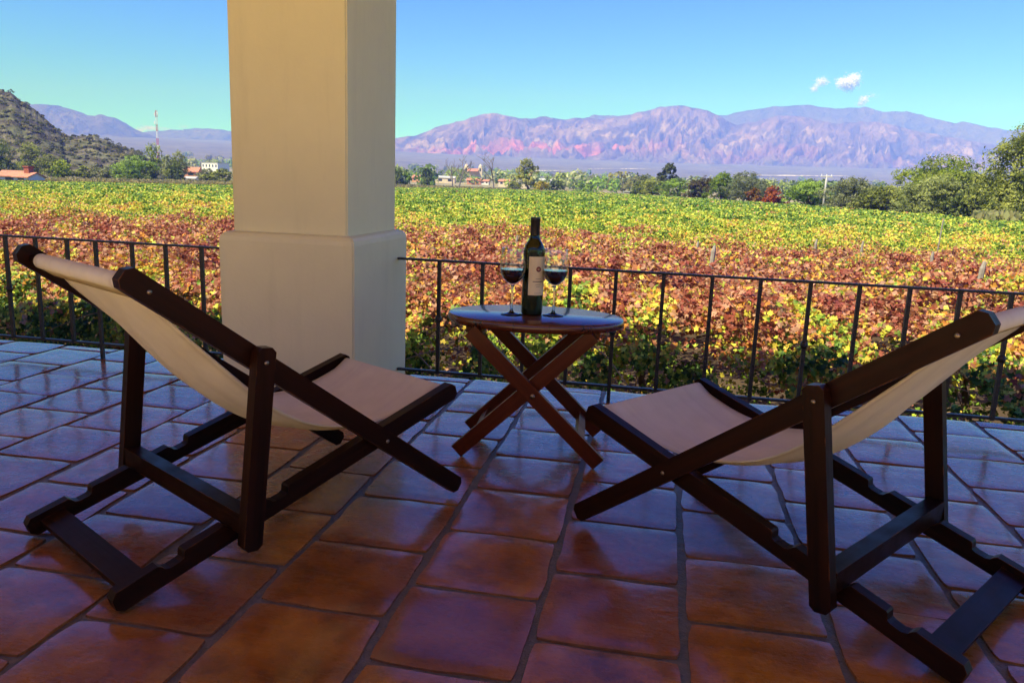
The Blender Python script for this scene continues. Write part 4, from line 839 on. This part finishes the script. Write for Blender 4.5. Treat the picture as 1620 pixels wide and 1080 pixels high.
def deck_chair(label, loc, rz, pb):
    T = thing('deck_chair', label, 'deck chair', (loc[0], loc[1], 0), rz, 'folding deck chairs facing the vineyard')
    A0, A1 = (0.0, ZB), AT; B0, B1 = BF, (BRX, ZB)
    dk = M['dark_wood']
    pa = seg_pt(A0, A1, 0.71); pbq = seg_pt(B0, B1, pb)
    M2 = np.array([[A1[0]-A0[0], -(B1[0]-B0[0])], [A1[1]-A0[1], -(B1[1]-B0[1])]]); kk = np.linalg.solve(M2, np.array(B0)-np.array(A0)); X_ = seg_pt(A0, A1, kk[0])
    for s in (-1, 1):
        b = bmesh.new(); add_prism(b, rail_poly(A0, A1, HT, 0.0, 0.022), s*WA-TH/2, s*WA+TH/2); ra = grain(bm_obj('back_rail', b, dk, T, bevel=0.004), (A1[0]-A0[0], 0, A1[1]-A0[1]))
        bolt(ra, X_[0], X_[1], s*(WA+TH/2), s); q = seg_pt(A0, A1, 0.965); bolt(ra, q[0], q[1], s*(WA+TH/2), s)
        b = bmesh.new(); add_prism(b, rail_poly(B1, B0, HT, 0.012, 0.012, sorted([1-0.60, 1-pb, 1-0.875])), s*WB-TH/2, s*WB+TH/2); rb = grain(bm_obj('seat_rail', b, dk, T, bevel=0.003), (B1[0]-B0[0], 0, B1[1]-B0[1]))
        q = seg_pt(B0, B1, 0.03)
        b = bmesh.new(); add_prism(b, rail_poly((pbq[0]-0.002, pbq[1]), pa, 0.044, 0.034, 0.032, (), round_=0.010), s*WP-TH/2, s*WP+TH/2); po = grain(bm_obj('support_post', b, dk, T, bevel=0.004), (pa[0]-pbq[0], 0, pa[1]-pbq[1]))
        bolt(po, pa[0], pa[1], s*(WP+TH/2), s)
    zc = pbq[1]+0.022
    b = bmesh.new(); add_box(b, (pbq[0]-0.019, -WP+TH/2, zc-0.021), (pbq[0]+0.019, WP-TH/2, zc+0.025)); grain(bm_obj('crossbar', b, dk, T, bevel=0.003), (0, 1, 0))
    dB = Vector((B0[0]-B1[0], 0, B0[1]-B1[1])).normalized(); nB = Vector((-dB.z, 0, dB.x))
    b = bmesh.new(); c0 = Vector((B1[0], 0, B1[1]))+dB*0.045-nB*0.002; add_bar(b, c0+Vector((0, -WB+TH/2, 0)), c0+Vector((0, WB-TH/2, 0)), 0.056, 0.020, dB); grain(bm_obj('rear_board', b, dk, T, bevel=0.003), (0, 1, 0))
    for nm, pt in (('top_bar', (AT[0]+0.012, AT[1]-0.010)), ('front_bar', (BF[0]-0.012, BF[1]-0.003))):
        b = bmesh.new(); hw = (WA if nm == 'top_bar' else WB)-TH/2; add_tube(b, [(pt[0], -hw, pt[1]), (pt[0], hw, pt[1])], [0.0125, 0.0125], 14); grain(bm_obj(nm, b, dk, T, True), (0, 1, 0))
    # sling: measured side profile, sagging more along its middle
    arc = lambda c, r, a0, a1, n: [(c[0]+r*math.cos(R(a0+(a1-a0)*k/n)), c[1]+r*math.sin(R(a0+(a1-a0)*k/n))) for k in range(n+1)]
    mainp = [(-0.80, 0.601), (-0.74, 0.540), (-0.67, 0.471), (-0.60, 0.402), (-0.54, 0.345), (-0.475, 0.300), (-0.41, 0.272), (-0.35, 0.256), (-0.285, 0.247), (-0.22, 0.247), (-0.13, 0.260), (-0.06, 0.285)]
    mp = np.array(mainp); dm = np.r_[0, np.cumsum(np.linalg.norm(np.diff(mp, axis=0), axis=1))]; sm_ = np.linspace(0, dm[-1], 90); mx_, mz_ = np.interp(sm_, dm, mp[:, 0]), np.interp(sm_, dm, mp[:, 1])
    for _ in range(30):
        mx_[1:-1] = (mx_[:-2]+2*mx_[1:-1]+mx_[2:])/4; mz_[1:-1] = (mz_[:-2]+2*mz_[1:-1]+mz_[2:])/4
    c_t, c_f = (AT[0]+0.012, AT[1]-0.010), (BF[0]-0.012, BF[1]-0.003)
    prof = [(-0.832, 0.624)]+arc(c_t, 0.0155, 262, 42, 16)+[(-0.825, 0.6335)]+list(zip(mx_, mz_))+[(-0.035, 0.3005)]+arc(c_f, 0.0155, 112, -95, 14)+[(-0.035, 0.279)]
    pr = np.array(prof); ds = np.r_[0, np.cumsum(np.linalg.norm(np.diff(pr, axis=0), axis=1))]; sL = ds; px_, pz_ = pr[:, 0].copy(), pr[:, 1].copy()
    nvw = 33; wv = np.linspace(-1, 1, nvw); S, Wv = np.meshgrid(sL/ds[-1], wv, indexing='ij')
    tx = np.gradient(px_); tz = np.gradient(pz_); ln = np.hypot(tx, tz); nxv, nzv = -tz/ln, tx/ln
    sgn = np.where(nzv > 0, -1, 1); 
    dx_ = nxv*1.0; dz_ = nzv*1.0; flip = np.where(dz_ > 0, -1.0, 1.0); dx_ *= flip; dz_ *= flip
    mid = np.clip((S-0.11)/0.3, 0, 1)*np.clip((0.92-S)/0.22, 0, 1); mid = mid*mid*(3-2*mid)
    sag = mid*0.036*(1-Wv**2)+mid*0.0055*np.sin(Wv*9+S*2+loc[0]*7)*(1-Wv**2)+mid*0.0035*(fbm(Wv*5+loc[0]*3, S*2.2, 3, 21)-0.5)*2
    half = 0.214-0.012*mid
    Yv = Wv*half; XX = px_[:, None]+dx_[:, None]*sag; ZZ = pz_[:, None]+dz_[:, None]*sag
    I = np.arange(XX.size).reshape(XX.shape); P = np.stack([I[:-1, :-1], I[1:, :-1], I[1:, 1:], I[:-1, 1:]], -1).reshape(-1, 4)
    o = mesh_np('sling', np.stack([XX, Yv, ZZ], -1).reshape(-1, 3), P, M['canvas'], T, smooth=True)
    at_ = o.data.attributes.new('seam', 'FLOAT', 'POINT'); sm = np.maximum(np.exp(-((np.abs(Wv)-0.915)/0.022)**2), np.maximum(np.exp(-((S-0.135)/0.005)**2), np.exp(-((S-0.905)/0.005)**2))); at_.data.foreach_set('value', sm.ravel().astype(np.float32))
    uvl = o.data.uv_layers.new(name='UVMap'); li = np.empty(len(o.data.loops), np.int32); o.data.loops.foreach_get('vertex_index', li); uvs = np.stack([(Wv*0.5+0.5).ravel()*0.43, S.ravel()*1.2], -1)[li]; uvl.data.foreach_set('uv', uvs.astype(np.float32).ravel())
    md = o.modifiers.new('thickness', 'SOLIDIFY'); md.thickness = 0.0035; md.offset = 0
    return T
deck_chair('left dark wood deck chair with cream canvas sling, in front of the pillar', (-0.751, 2.168), 1.036, 0.715)
deck_chair('right dark wood deck chair with cream canvas sling, cut by the right edge', (0.003, 2.154), 2.505, 0.735)

# ------------------------------------------------------------------ table, bottle and glasses
TZ = 0.455; TC = Vector((-0.382, 2.49, 0)); TR = R(5.0)
T = thing('folding_table', 'small oval reddish wood folding table with crossed legs between the two deck chairs', 'table', TC, TR)
t = NT('table_top'); v = t.coord('Object'); sp = t.new('SeparateXYZ'); t.link(v, sp.inputs[0]); n = t.noise(t.map(v, (3, 60, 60)), 1.0, 6, 0.65, 0.5)
c = t.ramp(n, [(0.25, (0.06, 0.012, 0.005)), (0.75, (0.12, 0.03, 0.010))]); ax = t.math('ABSOLUTE', sp.outputs[0]); ay = t.math('ABSOLUTE', t.math('ADD', sp.outputs[1], 0.055))
band = t.math('LESS_THAN', t.math('ABSOLUTE', t.math('SUBTRACT', ax, 0.165)), 0.013); dots = t.ramp(t.noise(v, 130, 1, 0.5), [(0.48, (0, 0, 0)), (0.56, (1, 1, 1))], 'CONSTANT')
seam = t.math('MAXIMUM', t.math('LESS_THAN', t.math('ABSOLUTE', t.math('SUBTRACT', ax, 0.181)), 0.0013), t.math('MAXIMUM', t.math('LESS_THAN', ay, 0.0012), t.math('LESS_THAN', t.math('ABSOLUTE', t.math('SUBTRACT', ax, 0.055)), 0.0010)))
c = t.mix(t.math('MULTIPLY', band, dots), c, (0.012, 0.006, 0.004)); c = t.mix(seam, c, (0.012, 0.006, 0.004))
hh = t.math('SUBTRACT', t.math('MULTIPLY', n, 0.15), t.math('MULTIPLY', t.math('GREATER_THAN', sp.outputs[2], 0.4535), t.math('MAXIMUM', seam, t.math('MULTIPLY', band, t.math('MULTIPLY', dots, 0.6)))))
t.pbsdf(c, 0.24, t.bump(hh, 0.5, 0.002), 0.5, coat=0.5, coat_rough=0.12); M['table_top'] = t.m
bm = bmesh.new(); add_lathe(bm, [(0, -0.028), (0.965, -0.028), (0.985, -0.024), (1.0, -0.016), (1.0, -0.008), (0.988, -0.002), (0.975, 0.0), (0, 0.0)], 96)
bmesh.ops.scale(bm, vec=(0.288, 0.195, 1.0), verts=bm.verts); bmesh.ops.translate(bm, vec=(0, 0, TZ), verts=bm.verts); tp_ = bm_obj('tabletop', bm, M['table_top'], T, True)
LW, LT_ = 0.046, 0.022
def leg(s, y):
    """s=+1: foot on the right, head on the left"""
    ft = Vector((0.228*s, y, 0.018)); hd = Vector((-0.190*s, y, TZ-0.034)); b = bmesh.new(); d = (hd-ft).normalized()
    add_bar(b, ft, hd, LT_, LW, (0, 1, 0)); o = grain(bm_obj('leg', b, M['red_wood'], T, bevel=0.003), d); return ft, hd, d, o
for s, ys in ((1, (-0.162, 0.162)), (-1, (-0.132, 0.132))):
    for y in ys:
        ft, hd, d, o = leg(s, y)
        if y < 0:
            q = ft+(hd-ft)*0.515; b = bmesh.new(); add_lathe(b, [(0, 0.004), (0.005, 0.0035), (0.008, 0)], 12); bmesh.ops.rotate(b, verts=b.verts, cent=(0, 0, 0), matrix=Matrix.Rotation(PI/2, 3, 'X')); bmesh.ops.translate(b, verts=b.verts, vec=(q.x, y-LT_/2, q.z)); bm_obj('bolt', b, M['bolt'], o, True)
    inner = ys[1]-LT_/2
    for k, (fr, wd) in enumerate(((0.15, 0.030), (0.955, 0.026))):
        q = ft+(hd-ft)*fr; b = bmesh.new(); add_bar(b, Vector((q.x, -inner, q.z)), Vector((q.x, inner, q.z)), 0.016, wd, (-d.z, 0, d.x)); grain(bm_obj('stretcher', b, M['red_wood'], T, bevel=0.002), (0, 1, 0))
b = bmesh.new()
for sx in (-0.185, 0.185): add_box(b, (sx-0.025, -0.12, TZ-0.0485), (sx+0.025, 0.12, TZ-0.0285))
bm_obj('batten', b, M['red_wood'], T)
def on_table(px, py):
    a, e = bearing(px, py); Yt = (TZ-H)/e; return (a*Yt, Yt, TZ)
# wine glass materials
t = NT('clear_glass'); lw = t.new('LayerWeight'); lw.inputs['Blend'].default_value = 0.5; fr_ = t.math('ADD', 0.07, t.math('MULTIPLY', 0.9, t.math('POWER', lw.outputs['Facing'], 3.5))); tpn = t.new('BsdfTransparent'); tpn.inputs[0].default_value = (0.975, 0.98, 0.975, 1); gl = t.new('BsdfGlossy'); gl.inputs['Roughness'].default_value = 0.015
mx = t.new('MixShader'); t.link(fr_, mx.inputs[0]); t.link(tpn.outputs[0], mx.inputs[1]); t.link(gl.outputs[0], mx.inputs[2]); t.link(mx.outputs[0], t.out.inputs[0]); M['clear_glass'] = t.m
t = NT('solid_glass'); g = t.new('BsdfGlass'); g.inputs['IOR'].default_value = 1.48; t.link(g.outputs[0], t.out.inputs[0]); M['solid_glass'] = t.m
t = NT('red_wine'); t.pbsdf((0.018, 0.002, 0.004), 0.03, None, 0.5); M['red_wine'] = t.m
t = NT('bottle_glass'); b_ = t.pbsdf((0.045, 0.075, 0.012), 0.04, None, 0.5); b_.inputs['Transmission Weight'].default_value = 0.85; b_.inputs['IOR'].default_value = 1.5; M['bottle_glass'] = t.m
simple('foil', (0.012, 0.011, 0.012), 0.35, 0.2, 60, 0.1, 0.5); simple('label_paper', (0.80, 0.66, 0.40), 0.8, 0.06, 40, 0.05, 0.2); simple('emblem_red', (0.19, 0.03, 0.03), 0.6, 0.1, 50, 0.0, 0.3); simple('print_ink', (0.10, 0.09, 0.10), 0.7, 0.1, 50, 0.0, 0.2)
def wine_glass(label, loc):
    T = thing('wine_glass', label, 'wine glass', loc, 0, 'stemmed glasses of red wine on the table')
    stem = [(0.0, 0.0), (0.034, 0.0), (0.0352, 0.0012), (0.034, 0.0026), (0.020, 0.0048), (0.008, 0.0085), (0.0046, 0.016), (0.0038, 0.035), (0.0036, 0.070), (0.0042, 0.088), (0.0062, 0.0955), (0.0, 0.0965)]
    bm = bmesh.new(); add_lathe(bm, stem, 40); bm_obj('stem', bm, M['solid_glass'], T, True)
    outer = [(0.0, 0.0966), (0.0065, 0.0968), (0.018, 0.1045), (0.030, 0.116), (0.0385, 0.131), (0.0425, 0.147), (0.0425, 0.163), (0.0405, 0.185), (0.0370, 0.2150), (0.0366, 0.2158)]
    inner = [(0.0358, 0.2152), (0.0395, 0.185), (0.0414, 0.163), (0.0413, 0.147), (0.0373, 0.132), (0.0290, 0.1175), (0.017, 0.1062), (0.006, 0.1005), (0.0, 0.0995)]
    bm = bmesh.new(); add_lathe(bm, outer+inner, 56); bm_obj('bowl', bm, M['clear_glass'], T, True)
    lv = 0.1475; wine = [(0.0, 0.1000), (0.006, 0.1010), (0.0168, 0.1066), (0.0287, 0.1178), (0.0370, 0.1322), (0.0410, 0.1468), (0.0411, lv), (0.0, lv)]
    bm = bmesh.new(); add_lathe(bm, wine, 56); o = bm_obj('red_wine', bm, M['red_wine'], T, True)
    for f in o.data.polygons: f.use_smooth = abs(f.normal.z) < 0.95
wine_glass('left stemmed glass of red wine, partly in front of the bottle', on_table(809, 497.5)); wine_glass('right stemmed glass of red wine, clear of the bottle', on_table(875, 499))
T = thing('wine_bottle', 'dark green wine bottle with black capsule and cream label between the glasses', 'wine bottle', on_table(841, 496.5), 0)
RB = 0.0345
bp = [(0.0, 0.004), (0.022, 0.002), (0.030, 0.0), (0.0335, 0.002), (RB, 0.006), (RB, 0.205), (0.0335, 0.213), (0.030, 0.224), (0.024, 0.234), (0.0185, 0.242), (0.0158, 0.250), (0.0148, 0.262), (0.0142, 0.300), (0.0142, 0.306), (0.0, 0.306)]
bm = bmesh.new(); add_lathe(bm, bp, 64); bo = bm_obj('glass', bm, M['bottle_glass'], T, True)
bm = bmesh.new(); add_lathe(bm, [(0.0, 0.003), (0.0325, 0.006), (0.0332, 0.012), (0.0332, 0.203), (0.0, 0.2031)], 48); o = bm_obj('red_wine', bm, M['red_wine'], bo, True)
bm = bmesh.new(); add_lathe(bm, [(0.0150, 0.253), (0.0153, 0.254), (0.0150, 0.303), (0.0157, 0.304), (0.0157, 0.3105), (0.0150, 0.3125), (0.0, 0.3128)], 40); bm_obj('capsule', bm, M['foil'], T, True)
# label wraps the side of the bottle that faces right of the viewer
view = math.atan2(-T.location.y, -T.location.x); ca = view+R(28); ha = R(53); rl = RB+0.0006
def patch(name, a0, a1, z0, z1, r0, mat, parent, n=24):
    bm = bmesh.new(); A = []
    for k in range(n+1):
        q = a0+(a1-a0)*k/n; A.append((bm.verts.new((r0*math.cos(q), r0*math.sin(q), z0)), bm.verts.new((r0*math.cos(q), r0*math.sin(q), z1))))
    for p, q in zip(A, A[1:]): bm.faces.new((p[0], q[0], q[1], p[1]))
    return bm_obj(name, bm, mat, parent, True)
lb = patch('label', ca-ha, ca+ha, 0.066, 0.190, rl, M['label_paper'], T)
def disc(name, rad, zc, r0, mat, hole=0.0, n=28):
    bm = bmesh.new(); ring = []
    for k in range(n):
        q = 2*PI*k/n; ang = ca+rad*math.cos(q)/r0; ang2 = ca+hole*math.cos(q)/r0
        ring.append((bm.verts.new((r0*math.cos(ang2), r0*math.sin(ang2), zc+hole*math.sin(q))), bm.verts.new((r0*math.cos(ang), r0*math.sin(ang), zc+rad*math.sin(q)))))
    for k in range(n):
        a_, b_ = ring[k], ring[(k+1) % n]; bm.faces.new((a_[0], a_[1], b_[1], b_[0]))
    return bm_obj(name, bm, mat, lb, True)
disc('emblem', 0.0085, 0.150, rl+0.0004, M['emblem_red'], 0.0035); disc('emblem_star', 0.0018, 0.150, rl+0.0004, M['emblem_red'], 0.0004)
bm = bmesh.new()
for zc, wd, hh_ in ((0.119, 0.016, 0.0016), (0.110, 0.036, 0.0034), (0.1005, 0.018, 0.0014), (0.094, 0.012, 0.0014), (0.073, 0.022, 0.0010)):
    x_ = -wd/2
    while x_ < wd/2:
        l_ = random.uniform(0.0012, 0.0026); r0 = rl+0.0004; q0, q1 = ca+x_/r0, ca+(x_+l_)/r0
        f = [bm.verts.new((r0*math.cos(q), r0*math.sin(q), z)) for q, z in ((q0, zc-hh_/2), (q1, zc-hh_/2), (q1, zc+hh_/2), (q0, zc+hh_/2))]; bm.faces.new(f); x_ += l_+0.0008
bm_obj('lettering', bm, M['print_ink'], lb)

# ------------------------------------------------------------------ air
bm = bmesh.new(); add_box(bm, (-8900, -8900, -12), (8900, 8900, 960)); hz = bm_obj('haze', bm, HZ.m); tag(hz, 'thin blue air over the valley', 'haze', kind='stuff')
